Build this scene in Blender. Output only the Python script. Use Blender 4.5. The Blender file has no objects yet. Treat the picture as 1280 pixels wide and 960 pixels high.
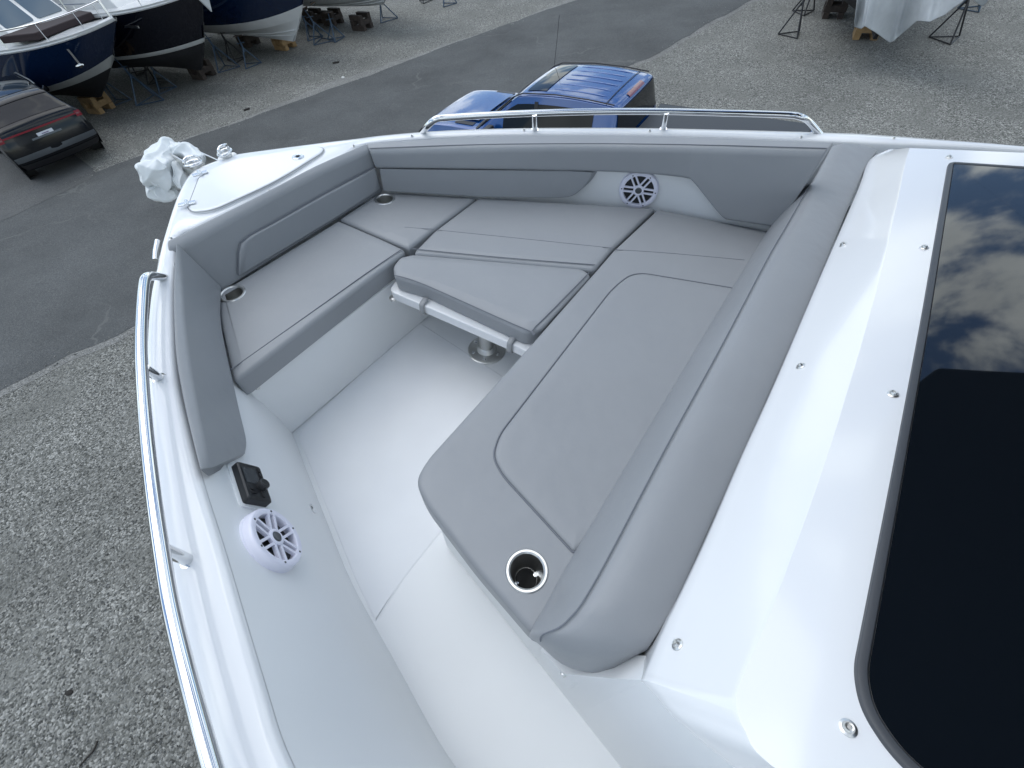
import bpy, bmesh, math, random
from math import radians as R, sin, cos, pi
from mathutils import Vector as V, Matrix, Euler
from mathutils.bvhtree import BVHTree
from mathutils.geometry import tessellate_polygon
random.seed(7)
S = bpy.context.scene
COL = S.collection

# ------------------------------------------------------------------ frames
# "boat frame": level with the boat's floor, origin at the photographer's eye; the yard slopes about 5 degrees against it
F, PIT, TH, HC = 560.0, R(52.5), math.atan(0.09), 5.0
cp, sp = cos(PIT), sin(PIT)
EYE = V((0, 0, HC*cos(TH)))
RY = Matrix.Rotation(TH, 3, 'Y')
UD, VD = V((-.81, .587, 0)), V((.587, .81, 0))          # boat forward, boat starboard (boat frame)

def ray(px, py):
    a, b = px-640, 480-py
    return V((a, F*cp+b*sp, -F*sp+b*cp))
def P(px, py, h):                                        # point at depth h below the eye, boat frame
    d = ray(px, py); return d*(h/-d.z)
def G(px, py, z=0.0):                                    # point at height z above the yard, world frame
    d = RY @ ray(px, py); return d*((EYE.z-z)/-d.z)+EYE

# ------------------------------------------------------------------ materials
def mat(name, col, rough=.5, metal=0.0, spec=.5, bumps=(), var=None, coat=0.0, trans=0.0, sheen=0):
    m = bpy.data.materials.new(name); m.use_nodes = True
    nt = m.node_tree; n = nt.nodes; l = nt.links
    b = n['Principled BSDF']
    b.inputs['Base Color'].default_value = (*col, 1)
    b.inputs['Roughness'].default_value = rough
    b.inputs['Metallic'].default_value = metal
    b.inputs['Specular IOR Level'].default_value = spec
    b.inputs['Coat Weight'].default_value = coat
    b.inputs['Coat Roughness'].default_value = .04
    tc = n.new('ShaderNodeTexCoord')
    if var:                                              # (scale, amount, detail) mottling of the colour
        t = n.new('ShaderNodeTexNoise'); t.inputs['Scale'].default_value = var[0]; t.inputs['Detail'].default_value = 5
        l.new(tc.outputs['Object'], t.inputs['Vector'])
        r = n.new('ShaderNodeMapRange'); r.inputs['From Min'].default_value = .3; r.inputs['From Max'].default_value = .7
        r.inputs['To Min'].default_value = 1-var[1]; r.inputs['To Max'].default_value = 1+var[1]
        l.new(t.outputs['Fac'], r.inputs['Value'])
        mx = n.new('ShaderNodeVectorMath'); mx.operation = 'SCALE'; mx.inputs[0].default_value = col
        l.new(r.outputs['Result'], mx.inputs['Scale']); l.new(mx.outputs['Vector'], b.inputs['Base Color'])
    prev = None
    for (sc, st, dist) in bumps:
        t = n.new('ShaderNodeTexNoise'); t.inputs['Scale'].default_value = sc; t.inputs['Detail'].default_value = 3
        l.new(tc.outputs['Object'], t.inputs['Vector'])
        bp = n.new('ShaderNodeBump'); bp.inputs['Strength'].default_value = st; bp.inputs['Distance'].default_value = dist
        l.new(t.outputs['Fac'], bp.inputs['Height'])
        if prev: l.new(prev.outputs['Normal'], bp.inputs['Normal'])
        prev = bp
    if prev: l.new(prev.outputs['Normal'], b.inputs['Normal'])
    return m

M = {}
M['vinyl'] = mat('grey_vinyl', (.277, .289, .303), .42, spec=.4, bumps=((3.2, .35, .03), (11, .22, .010), (420, .15, .0012)), var=(2.5, .035))
M['seam'] = mat('seam_thread', (.15, .162, .185), .6)
M['gel'] = mat('white_gelcoat', (.79, .80, .81), .12, spec=.5, bumps=((2.2, .04, .03),), var=(1.6, .015), coat=.3)
M['gelmatte'] = mat('white_liner', (.77, .785, .79), .42, bumps=((2.0, .12, .03),), var=(2, .025))
M['nonskid'] = mat('nonskid_floor', (.77, .785, .80), .60, bumps=((900, .3, .001), (1.5, .10, .02)), var=(3, .03))
M['steel'] = mat('stainless_steel', (.72, .73, .74), .09, 1.0, bumps=((3, .05, .01),))
M['brush'] = mat('brushed_steel', (.66, .66, .64), .30, 1.0, bumps=((60, .1, .002),))
M['dark'] = mat('black_plastic', (.016, .017, .019), .38, bumps=((300, .15, .001),))
M['darkmatte'] = mat('dark_recess', (.012, .013, .014), .7)
M['spk'] = mat('white_speaker_plastic', (.76, .76, .86), .35)
M['screen'] = mat('display_glass', (.06, .065, .07), .12)
M['glass'] = mat('tinted_glass', (.004, .006, .009), .02, spec=.6, bumps=((1.4, .03, .02),))
M['rubber'] = mat('black_rubber_frame', (.045, .05, .058), .45)
M['strap'] = mat('grey_strap', (.32, .33, .34), .7)
M['hinge'] = mat('hinge_steel', (.62, .65, .68), .25, 1.0)
M['hardtop'] = mat('hardtop_underside', (.045, .05, .055), .5)
M['wrap'] = mat('white_plastic_wrap', (.70, .73, .74), .30, spec=.5, bumps=((45, .25, .006),), var=(9, .05))
M['navy'] = mat('navy_gelcoat', (.004, .013, .040), .06, spec=.4, coat=.3, bumps=((1.2, .08, .03),))
M['blackhull'] = mat('black_gelcoat', (.004, .005, .010), .06, spec=.4, coat=.25, bumps=((1.2, .08, .03),))
M['antifoul'] = mat('dull_black_bottom_paint', (.010, .010, .012), .8, var=(3, .3))
M['whull'] = mat('boat_white', (.62, .63, .63), .22, var=(2, .05), bumps=((1.5, .1, .02),))
M['ghull'] = mat('boat_offwhite', (.42, .43, .42), .35, var=(2, .08))
M['bwin'] = mat('boat_window', (.012, .013, .016), .06)
M['bwinlight'] = mat('boat_pale_window', (.10, .14, .18), .05)
M['maroon'] = mat('dark_canvas', (.018, .008, .010), .7)
M['tarp'] = mat('white_tarpaulin', (.50, .52, .53), .45, bumps=((6, .4, .03), (25, .3, .008)), var=(4, .06))
M['wood'] = mat('timber_block', (.30, .19, .085), .75, var=(9, .25), bumps=((40, .3, .004),))
M['darkwood'] = mat('weathered_timber', (.045, .034, .028), .85, var=(9, .35), bumps=((40, .3, .004),))
M['stand'] = mat('blue_stand_paint', (.030, .060, .10), .5, var=(15, .25))
M['standblk'] = mat('black_stand_paint', (.013, .014, .017), .5, var=(15, .25))
M['carblk'] = mat('black_car_paint', (.004, .005, .007), .14, spec=.35, coat=.12)
M['carglass'] = mat('car_glass', (.006, .008, .011), .03, spec=.22)
M['carblue'] = mat('blue_car_paint', (.006, .058, .22), .22, metal=.25, coat=.9)
M['cartrim'] = mat('car_black_trim', (.010, .010, .012), .5)
M['cargrey'] = mat('car_grey_trim', (.10, .11, .12), .3, metal=.6)
M['tail'] = mat('tail_lamp_red', (.17, .006, .016), .25, spec=.3, coat=.0)
M['brakelamp'] = mat('high_brake_lamp', (.16, .035, .045), .2, coat=.5)
M['tyre'] = mat('tyre_rubber', (.012, .012, .012), .8)
M['rim'] = mat('wheel_rim', (.09, .09, .10), .3, metal=.8)
M['plate'] = mat('plate_white', (.66, .68, .72), .4)
M['platemark'] = mat('plate_marks', (.16, .10, .22), .5)
M['tonneau'] = mat('soft_bed_cover', (.028, .032, .038), .55, bumps=((30, .2, .004),))
M['twig'] = mat('twig_bark', (.022, .019, .016), .9)
M['litter'] = mat('pale_litter', (.6, .6, .58), .6)

# ------------------------------------------------------------------ object helpers
def tag(o, label=None, cat=None, group=None, kind=None):
    if label: o['label'] = label
    if cat: o['category'] = cat
    if group: o['group'] = group
    if kind: o['kind'] = kind
    return o
def empty(name, mw, label, cat, group=None):
    o = bpy.data.objects.new(name, None); COL.objects.link(o); o.empty_display_size = .2
    o.matrix_world = mw
    return tag(o, label, cat, group)

class MB:
    """collects geometry with a material slot per piece; build() links it as one mesh object"""
    def __init__(s): s.v = []; s.f = []; s.m = []; s.mats = []
    def slot(s, m):
        if m not in s.mats: s.mats.append(m)
        return s.mats.index(m)
    def add(s, verts, faces, m):
        k = len(s.v); i = s.slot(m)
        s.v += [V(p) for p in verts]
        for f in faces: s.f.append([a+k for a in f]); s.m.append(i)
    def grid(s, rows, m, close_u=False, close_v=False, flip=False):
        nr, nc = len(rows), len(rows[0]); vs = [p for r in rows for p in r]; fs = []
        for i in range(nr if close_u else nr-1):
            for j in range(nc if close_v else nc-1):
                a, b, c, d = i*nc+j, i*nc+(j+1) % nc, ((i+1) % nr)*nc+(j+1) % nc, ((i+1) % nr)*nc+j
                fs.append([d, c, b, a] if flip else [a, b, c, d])
        s.add(vs, fs, m)
    def tube(s, pts, r, m, n=8, closed=False, cap=True):
        pts = [V(p) for p in pts]
        rad = r if isinstance(r, (list, tuple)) else [r]*len(pts)
        rows = []; up = None
        for i, p in enumerate(pts):
            if closed: d = pts[(i+1) % len(pts)]-pts[i-1]
            else: d = pts[min(i+1, len(pts)-1)]-pts[max(i-1, 0)]
            if d.length < 1e-9: d = V((0, 0, 1))
            d.normalize()
            if up is None: up = V((0, 0, 1)) if abs(d.z) < .9 else V((1, 0, 0))
            x = up-d*up.dot(d)
            if x.length < 1e-6: x = d.orthogonal()
            x.normalize(); up = x; y = d.cross(x)
            rows.append([p+(x*cos(2*pi*k/n)+y*sin(2*pi*k/n))*rad[i] for k in range(n)])
        s.grid(rows, m, close_u=closed, close_v=True)
        if cap and not closed:
            s.add(rows[0], [list(range(n))], m); s.add(rows[-1], [list(range(n))[::-1]], m)
    def lathe(s, prof, m, mw=Matrix(), n=32, caps=True):                # prof: (radius, z)
        rows = [[mw @ V((r*cos(2*pi*k/n), r*sin(2*pi*k/n), z)) for k in range(n)] for r, z in prof]
        s.grid(rows, m, close_v=True)
        if not caps: return
        if prof[-1][0] > 1e-5: s.add(rows[-1], [list(range(n))], m)
        if prof[0][0] > 1e-5: s.add(rows[0], [list(range(n))[::-1]], m)
    def box(s, c, d, m, mw=Matrix()):
        x, y, z = d[0]/2, d[1]/2, d[2]/2; c = V(c)
        vs = [mw @ (c+V((i*x, j*y, k*z))) for i in (-1, 1) for j in (-1, 1) for k in (-1, 1)]
        s.add(vs, [[0, 1, 3, 2], [4, 6, 7, 5], [0, 4, 5, 1], [2, 3, 7, 6], [0, 2, 6, 4], [1, 5, 7, 3]], m)
    def prism(s, poly, off, m):                               # polygon and its copy moved by off
        n = len(poly); a = [V(p) for p in poly]; b = [p+off for p in a]
        s.add(a+b, [list(range(n)), list(range(2*n-1, n-1, -1))]+[[i, i+n, (i+1) % n+n, (i+1) % n] for i in range(n)], m)
    def mesh(s, name, weld=True):
        me = bpy.data.meshes.new(name)
        me.from_pydata([tuple(p) for p in s.v], [], s.f)
        for m in s.mats: me.materials.append(m)
        me.polygons.foreach_set('material_index', s.m)
        bm = bmesh.new(); bm.from_mesh(me)
        if weld: bmesh.ops.remove_doubles(bm, verts=bm.verts, dist=1e-5)
        bmesh.ops.recalc_face_normals(bm, faces=bm.faces)
        bm.to_mesh(me); bm.free()
        return me
    def build(s, name, parent=None, ang=40, bevel=0, seg=3, origin=None, weld=True, smooth=True, wn=True):
        if origin is not None: s.v = [p-origin for p in s.v]
        me = s.mesh(name, weld)
        return finish(name, me, parent, ang, bevel, seg, smooth, wn)
def finish(name, me, parent, ang=40, bevel=0, seg=3, smooth=True, wn=True):
    if smooth:
        me.polygons.foreach_set('use_smooth', [True]*len(me.polygons))
        me.set_sharp_from_angle(angle=R(ang))
    o = bpy.data.objects.new(name, me); COL.objects.link(o)
    if parent: o.parent = parent
    if bevel:
        b = o.modifiers.new('bevel', 'BEVEL'); b.width = bevel; b.segments = seg; b.limit_method = 'ANGLE'; b.angle_limit = R(50)
        b.use_clamp_overlap = True
        me.polygons.foreach_set('use_smooth', [True]*len(me.polygons))
        for e in me.edges: e.use_edge_sharp = False
    if wn:
        w = o.modifiers.new('normals', 'WEIGHTED_NORMAL'); w.keep_sharp = True; w.weight = 80
    return o

def cat(pts, n=8, closed=False):                              # Catmull-Rom through points
    pts = [V(p) for p in pts]; out = []; N = len(pts)
    for i in range(N if closed else N-1):
        if closed: p0, p1, p2, p3 = pts[i-1], pts[i], pts[(i+1) % N], pts[(i+2) % N]
        else: p0, p1, p2, p3 = pts[max(i-1, 0)], pts[i], pts[i+1], pts[min(i+2, N-1)]
        for k in range(n):
            t = k/n
            out.append(.5*((2*p1)+(p2-p0)*t+(2*p0-5*p1+4*p2-p3)*t*t+(3*p1-p0-3*p2+p3)*t**3))
    if not closed: out.append(pts[-1])
    return out
def roundpoly(pts, rad, n=6):                                 # fillet each corner of a polygon
    out = []; N = len(pts)
    for i in range(N):
        p = V(pts[i]); a = V(pts[i-1])-p; b = V(pts[(i+1) % N])-p
        r = rad[i] if isinstance(rad, (list, tuple)) else rad
        r = min(r, a.length*.45, b.length*.45)
        if r < 1e-4: out.append(p); continue
        s_, e_ = p+a.normalized()*r, p+b.normalized()*r
        for k in range(n+1):
            t = k/n; out.append(s_*(1-t)**2+p*2*t*(1-t)+e_*t*t)
    return out
def inset(poly, d):                                           # planar (xy) mitre inset; poly any winding
    N = len(poly); ar = sum(poly[i].x*poly[(i+1) % N].y-poly[(i+1) % N].x*poly[i].y for i in range(N))
    sg = 1 if ar > 0 else -1; out = []
    for i in range(N):
        a, p, b = poly[i-1], poly[i], poly[(i+1) % N]
        e1 = V((p.x-a.x, p.y-a.y, 0)); e2 = V((b.x-p.x, b.y-p.y, 0))
        if e1.length < 1e-7: e1 = e2
        if e2.length < 1e-7: e2 = e1
        e1.normalize(); e2.normalize()
        n1 = V((-e1.y, e1.x, 0))*sg; n2 = V((-e2.y, e2.x, 0))*sg
        m = n1+n2
        if m.length < 1e-4: m = n1
        m = m/ max(m.length_squared, .6)*2*.5*2 if False else m*(1/max(1+n1.dot(n2), .5))
        out.append(p+m*d)
    return out

# ------------------------------------------------------------------ world, sun, camera
SUN_EL, SUN_AZ = R(66), R(-48)                                 # azimuth measured from +Y towards +X
w = bpy.data.worlds.new('World'); S.world = w; w.use_nodes = True
nt = w.node_tree; n = nt.nodes; l = nt.links
bg = n['Background']; bg.inputs['Strength'].default_value = .13
sky = n.new('ShaderNodeTexSky'); sky.sky_type = 'NISHITA'; sky.sun_disc = False
sky.sun_elevation = SUN_EL; sky.sun_rotation = SUN_AZ; sky.altitude = 0; sky.air_density = 1.0; sky.dust_density = .1; sky.ozone_density = 3.5
tc = n.new('ShaderNodeTexCoord')
mp = n.new('ShaderNodeMapping'); mp.inputs['Scale'].default_value = (1, 1, 1.7); mp.inputs['Location'].default_value = (2.3, 4.1, .4)
l.new(tc.outputs['Generated'], mp.inputs['Vector'])
no = n.new('ShaderNodeTexNoise'); no.inputs['Scale'].default_value = 4.6; no.inputs['Detail'].default_value = 9; no.inputs['Roughness'].default_value = .56; no.inputs['Distortion'].default_value = .25
l.new(mp.outputs['Vector'], no.inputs['Vector'])
cr = n.new('ShaderNodeMapRange'); cr.inputs['From Min'].default_value = .455; cr.inputs['From Max'].default_value = .575; cr.interpolation_type = 'SMOOTHSTEP'
l.new(no.outputs['Fac'], cr.inputs['Value'])
n2 = n.new('ShaderNodeTexNoise'); n2.inputs['Scale'].default_value = 6; n2.inputs['Detail'].default_value = 6
l.new(mp.outputs['Vector'], n2.inputs['Vector'])
cc = n.new('ShaderNodeMix'); cc.data_type = 'RGBA'
cc.inputs['A'].default_value = (5.2, 5.9, 6.2, 1); cc.inputs['B'].default_value = (15.0, 15.9, 15.9, 1)
l.new(n2.outputs['Fac'], cc.inputs['Factor'])
mx = n.new('ShaderNodeMix'); mx.data_type = 'RGBA'
l.new(cr.outputs['Result'], mx.inputs['Factor']); l.new(sky.outputs['Color'], mx.inputs['A']); l.new(cc.outputs['Result'], mx.inputs['B'])
l.new(mx.outputs['Result'], bg.inputs['Color'])

sd = bpy.data.lights.new('sun', 'SUN'); sd.energy = 1.1; sd.angle = R(60); sd.color = (1, .975, .94)
so = bpy.data.objects.new('sun', sd); COL.objects.link(so)
so.rotation_euler = V((sin(SUN_AZ)*cos(SUN_EL), cos(SUN_AZ)*cos(SUN_EL), sin(SUN_EL))).to_track_quat('Z', 'Y').to_euler()

cd = bpy.data.cameras.new('camera'); cam = bpy.data.objects.new('camera', cd); COL.objects.link(cam)
cd.sensor_fit = 'HORIZONTAL'; cd.sensor_width = 36; cd.lens = 36*F/1280; cd.clip_start = .02; cd.clip_end = 3000
cam.matrix_world = Matrix.Translation(EYE) @ RY.to_4x4() @ Matrix.Rotation(pi/2-PIT, 4, 'X')
S.camera = cam
vs = S.view_settings; vs.view_transform = 'Standard'; vs.look = 'None'; vs.gamma = 1; vs.use_curve_mapping = False; vs.exposure = .31

# ------------------------------------------------------------------ yard ground
def ground_mat(name, stops, vscale, bump, big=.35, tint=None):
    m = bpy.data.materials.new(name); m.use_nodes = True
    nt = m.node_tree; n = nt.nodes; l = nt.links; b = n['Principled BSDF']
    b.inputs['Roughness'].default_value = .92; b.inputs['Specular IOR Level'].default_value = .2
    tc = n.new('ShaderNodeTexCoord')
    vo = n.new('ShaderNodeTexVoronoi'); vo.inputs['Scale'].default_value = vscale; vo.inputs['Randomness'].default_value = 1
    dn = n.new('ShaderNodeTexNoise'); dn.inputs['Scale'].default_value = vscale*.8; dn.inputs['Detail'].default_value = 2
    l.new(tc.outputs['Object'], dn.inputs['Vector'])
    va = n.new('ShaderNodeVectorMath'); va.operation = 'MULTIPLY_ADD'; va.inputs[1].default_value = (.9/vscale,)*3
    l.new(dn.outputs['Color'], va.inputs[0]); l.new(tc.outputs['Object'], va.inputs[2]); l.new(va.outputs['Vector'], vo.inputs['Vector'])
    sx = n.new('ShaderNodeSeparateColor'); l.new(vo.outputs['Color'], sx.inputs['Color'])
    rp = n.new('ShaderNodeValToRGB'); e = rp.color_ramp.elements
    e[0].position, e[0].color = stops[0][0], (*stops[0][1], 1); e[1].position, e[1].color = stops[-1][0], (*stops[-1][1], 1)
    for p_, c_ in stops[1:-1]:
        q = e.new(p_); q.color = (*c_, 1)
    pn2 = n.new('ShaderNodeTexNoise'); pn2.inputs['Scale'].default_value = 1.1; pn2.inputs['Detail'].default_value = 6
    l.new(tc.outputs['Object'], pn2.inputs['Vector'])
    pr2 = n.new('ShaderNodeMapRange'); pr2.inputs['From Min'].default_value = .48; pr2.inputs['From Max'].default_value = .68; pr2.inputs['To Max'].default_value = .45; l.new(pn2.outputs['Fac'], pr2.inputs['Value'])
    mf = n.new('ShaderNodeMix'); mf.data_type = 'FLOAT'; l.new(pr2.outputs['Result'], mf.inputs['Factor']); l.new(sx.outputs['Red'], mf.inputs['A']); mf.inputs['B'].default_value = .48
    l.new(mf.outputs['Result'], rp.inputs['Fac'])
    bn = n.new('ShaderNodeTexNoise'); bn.inputs['Scale'].default_value = .45; bn.inputs['Detail'].default_value = 8; bn.inputs['Roughness'].default_value = .65
    l.new(tc.outputs['Object'], bn.inputs['Vector'])
    mr = n.new('ShaderNodeMapRange'); mr.inputs['From Min'].default_value = .3; mr.inputs['From Max'].default_value = .7
    mr.inputs['To Min'].default_value = 1-big; mr.inputs['To Max'].default_value = 1+big; l.new(bn.outputs['Fac'], mr.inputs['Value'])
    sc = n.new('ShaderNodeVectorMath'); sc.operation = 'SCALE'; l.new(rp.outputs['Color'], sc.inputs[0]); l.new(mr.outputs['Result'], sc.inputs['Scale'])
    l.new(sc.outputs['Vector'], b.inputs['Base Color'])
    bp = n.new('ShaderNodeBump'); bp.inputs['Strength'].default_value = bump; bp.inputs['Distance'].default_value = .02; bp.invert = True
    l.new(vo.outputs['Distance'], bp.inputs['Height']); l.new(bp.outputs['Normal'], b.inputs['Normal'])
    return m, nt, sc, b, tc
gm, *_ = ground_mat('grey_gravel', [(0, (.055, .056, .051)), (.3, (.138, .139, .126)), (.75, (.225, .224, .207)), (1, (.39, .386, .36))], 50, .6, .16)
rm, rnt, rsc, rb, rtc = ground_mat('worn_asphalt', [(0, (.066, .070, .071)), (.5, (.090, .094, .094)), (1, (.13, .132, .13))], 90, .25, .22)
em, *_ = ground_mat('dusty_verge', [(0, (.14, .14, .13)), (.5, (.20, .20, .19)), (1, (.32, .315, .30))], 60, .5, .25)
# faint cracks and tyre wear in the asphalt
n = rnt.nodes; l = rnt.links
cv = n.new('ShaderNodeTexVoronoi'); cv.feature = 'DISTANCE_TO_EDGE'; cv.inputs['Scale'].default_value = .30
wn_ = n.new('ShaderNodeTexNoise'); wn_.inputs['Scale'].default_value = 1.6; wn_.inputs['Detail'].default_value = 6
l.new(rtc.outputs['Object'], wn_.inputs['Vector'])
wa = n.new('ShaderNodeVectorMath'); wa.operation = 'MULTIPLY_ADD'; wa.inputs[1].default_value = (.8, .8, .8)
l.new(wn_.outputs['Color'], wa.inputs[0]); l.new(rtc.outputs['Object'], wa.inputs[2]); l.new(wa.outputs['Vector'], cv.inputs['Vector'])
ck = n.new('ShaderNodeMapRange'); ck.inputs['From Min'].default_value = .004; ck.inputs['From Max'].default_value = .010; ck.inputs['To Min'].default_value = .32; ck.inputs['To Max'].default_value = 0
l.new(cv.outputs['Distance'], ck.inputs['Value'])
mk = n.new('ShaderNodeTexNoise'); mk.inputs['Scale'].default_value = .35; mk.inputs['Detail'].default_value = 3; l.new(rtc.outputs['Object'], mk.inputs['Vector'])
mk2 = n.new('ShaderNodeMapRange'); mk2.inputs['From Min'].default_value = .50; mk2.inputs['From Max'].default_value = .58; l.new(mk.outputs['Fac'], mk2.inputs['Value'])
mm = n.new('ShaderNodeMath'); mm.operation = 'MULTIPLY'; l.new(ck.outputs['Result'], mm.inputs[0]); l.new(mk2.outputs['Result'], mm.inputs[1])
cm = n.new('ShaderNodeMix'); cm.data_type = 'RGBA'; l.new(mm.outputs['Value'], cm.inputs['Factor']); l.new(rsc.outputs['Vector'], cm.inputs['A'])
cm.inputs['B'].default_value = (.19, .19, .18, 1); l.new(cm.outputs['Result'], rb.inputs['Base Color'])

def sheet(name, pts, z, m):
    b = MB(); b.add([V((p[0], p[1], z)) for p in pts], [list(range(len(pts)))], m)
    return tag(b.build(name, smooth=False, wn=False), kind='structure')
sheet('ground', [(-900, -900), (900, -900), (900, 900), (-900, 900)], 0, gm)
def wob(a, b, amp, n=60, sc=1.0, seed=0):                     # ragged line
    a, b = V((a[0], a[1], 0)), V((b[0], b[1], 0)); d = (b-a); nn = V((-d.y, d.x, 0)).normalized(); rr = random.Random(seed); o = []
    ph = [rr.uniform(0, 6.3) for _ in range(5)]
    for i in range(n+1):
        t = i/n; s_ = t*d.length
        q = sum(sin(s_*f_*sc+ph[k])/(k+1) for k, f_ in enumerate((.5, 1.3, 2.9, 6.1, 11)))
        o.append(a+d*t+nn*(amp*q+rr.uniform(-.5, .5)*amp*.4))
    return o
fa, fb = G(105, 222), G(720, 0); na, nb = G(0, 495), G(872, 37)
fd, nd = (fb-fa).normalized(), (nb-na).normalized()
far_edge = wob(fa-fd*.2, fb+fd*60, .06, 260, seed=1)
near_edge = wob(na-nd*30, nb+nd*60, .10, 300, seed=2)
sheet('gravel_verge', [p+V((-.12, .2, 0)) for p in wob(fa-fd*.1, fb+fd*60, .16, 260, seed=5)]+[p+V((.10, -.15, 0)) for p in near_edge[::-1]], .004, em)
ap = [G(95, 196)+V((-.1, .05, 0)), G(118, 214), fa+fd*.25]
left = [fa-fd*60+V((-3, 14, 0)), ]
road_poly = near_edge+far_edge[::-1]+[G(118, 212), G(96, 196), G(40, 160), G(40, 160)+V((-30, 4, 0)), near_edge[0]+V((-20, 20, 0))]
sheet('road', road_poly, .008, rm)
# older patch of asphalt in front of the parked black car
pm, pnt, psc, pb, ptc = ground_mat('asphalt_apron', [(0, (.072, .074, .074)), (.5, (.098, .10, .099)), (1, (.14, .14, .138))], 90, .25, .20)
sheet('driveway', [p for p in wob(G(112, 224), G(0, 277), .05, 30, seed=8)]+[G(-250, 395), G(-150, 180), G(40, 165), G(95, 197), G(120, 216)], .012, pm)

# loose stones lying on the gravel and kicked over the road's edge
rng = random.Random(11); lg = MB(); sm_ = [mat('stone_%s' % k, c_, .9, var=(30, .2)) for k, c_ in (('pale', (.30, .298, .28)), ('mid', (.19, .19, .178)), ('dark', (.085, .087, .084)))]
def pebble(p, r):
    e_ = [V(q)*r*rng.uniform(.7, 1.2) for q in ((1, .1, .0), (.1, .9, 0), (-1, 0, 0), (0, -.9, 0), (.1, 0, .62), (0, .1, -.4))]
    a = rng.uniform(0, 6.3); rot = Matrix.Rotation(a, 3, 'Z')
    lg.add([p+rot @ q+V((0, 0, r*.25)) for q in e_], [[0, 1, 4], [1, 2, 4], [2, 3, 4], [3, 0, 4], [1, 0, 5], [2, 1, 5], [3, 2, 5], [0, 3, 5]], sm_[rng.choice((0, 1, 1, 2))])
for k in range(5200):
    px_, py_ = rng.uniform(-40, 300), rng.uniform(430, 1000)
    g_ = G(px_, py_); 
    if (g_-na).cross(nd).z < .1: continue
    pebble(g_, rng.uniform(.007, .019))
for k in range(1500):                                         # spill along both edges
    q = rng.choice(near_edge[60:230]) if k % 2 else rng.choice(far_edge[:200]); t_ = abs(rng.gauss(0, .16))
    nrm_ = V((-nd.y, nd.x, 0))*(1 if k % 2 else -1)
    pebble(q+nrm_*(t_-.12)+nd*rng.uniform(-.2, .2)+V((0, 0, .008)), rng.uniform(.010, .024))
tag(lg.build('loose_gravel', smooth=False, wn=False, weld=False), 'loose stones scattered on the gravel and road edges', 'gravel', kind='stuff')

# ------------------------------------------------------------------ the motorboat we stand on
OB = V((0, 1.0, -HC))
boat = empty('motorboat', Matrix.Translation(EYE) @ RY.to_4x4() @ Matrix.Translation(OB),
             'white open-bow motorboat with grey cushions and dark windscreen filling the foreground', 'boat')
def bb(mb, name, parent=None, **k):
    return mb.build(name, parent or boat, origin=OB, **k)

ZG, ZB, ZS, ZC, ZF = .95, .93, 1.15, 1.24, 1.57               # depth below the eye: gunwale, bolster top, seat top, seat base top, floor
pairs = [((1500, 205), (1500, 213)), ((1280, 181), (1280, 187.5)), ((1100, 167), (1100, 178.5)), ((1035, 164), (1035, 176)), ((960, 161.5), (960, 173)), ((900, 160), (900, 170.5)),
 ((800, 158), (800, 168)), ((667, 158), (667, 167.5)), ((560, 161), (560, 170)), ((480, 167.5), (462, 178)), ((400, 177), (430, 193)), ((330, 186), (370, 222)),
 ((292, 191.5), (330, 241)), ((272, 198), (300, 256)), ((250, 207), (280, 266)), ((235, 218), (262, 274)), ((220, 245), (246, 282)), ((204, 290), (222, 294)),
 ((195, 327), (217, 330)), ((186, 370), (215.5, 395)), ((181, 440), (219, 465)), ((184, 520), (232, 530)), ((194, 610), (250, 600)), ((206, 690), (278, 690)),
 ((240, 850), (325, 850)), ((270, 960), (363, 960))]
outer = [P(*a, ZG) for a, b in pairs]; inner = [P(*b, ZG) for a, b in pairs]
d_ = (outer[-1]-outer[-2]).normalized(); di = (inner[-1]-inner[-2]).normalized()
ds = (outer[0]-outer[1]).normalized()
AFT = -UD
for k in (.15, .4, .8, 2.0, 3.4, 4.6):                                 # run both sides aft, out of the picture
    outer.append(outer[len(pairs)-1]+d_*min(k, .8)*.6+AFT*k*.9); inner.append(inner[len(pairs)-1]+di*min(k, .8)*.6+AFT*k*.9)
for k in (1.2, 2.6, 4.2):
    outer.insert(0, P(1500, 205, ZG)+(AFT*.9+VD*.05)*k); inner.insert(0, P(1500, 213, ZG)+(AFT*.9+VD*.05)*k)
def densify(L, n=5): return cat(L, n)
OUT, INN = densify(outer), densify(inner)
for L in (OUT, INN):
    for p in L: p.z = -ZG
gw = MB(); rows = []
for o, i in zip(OUT, INN):
    d = (i-o); L = max(d.length, 1e-4); d = d/L; r = min(.022, L*.3)
    rows.append([o-d*.012+V((0, 0, -.075)), o-d*.016+V((0, 0, -.05)), o-d*.012+V((0, 0, -.026)), o+d*.001+V((0, 0, -.010)), o+d*r*.6+V((0, 0, -.002)), o+d*r*1.4, o+d*(L*.5)+V((0, 0, min(.008, L*.05))),
                 i-d*r, i-d*r*.45+V((0, 0, -.003)), i-d*r*.1+V((0, 0, -.011)), i+V((0, 0, -.03)), i+V((0, 0, -.10))])
gw.grid(rows, M['gel'])
gunwale = bb(gw, 'gunwale', ang=50)
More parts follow.
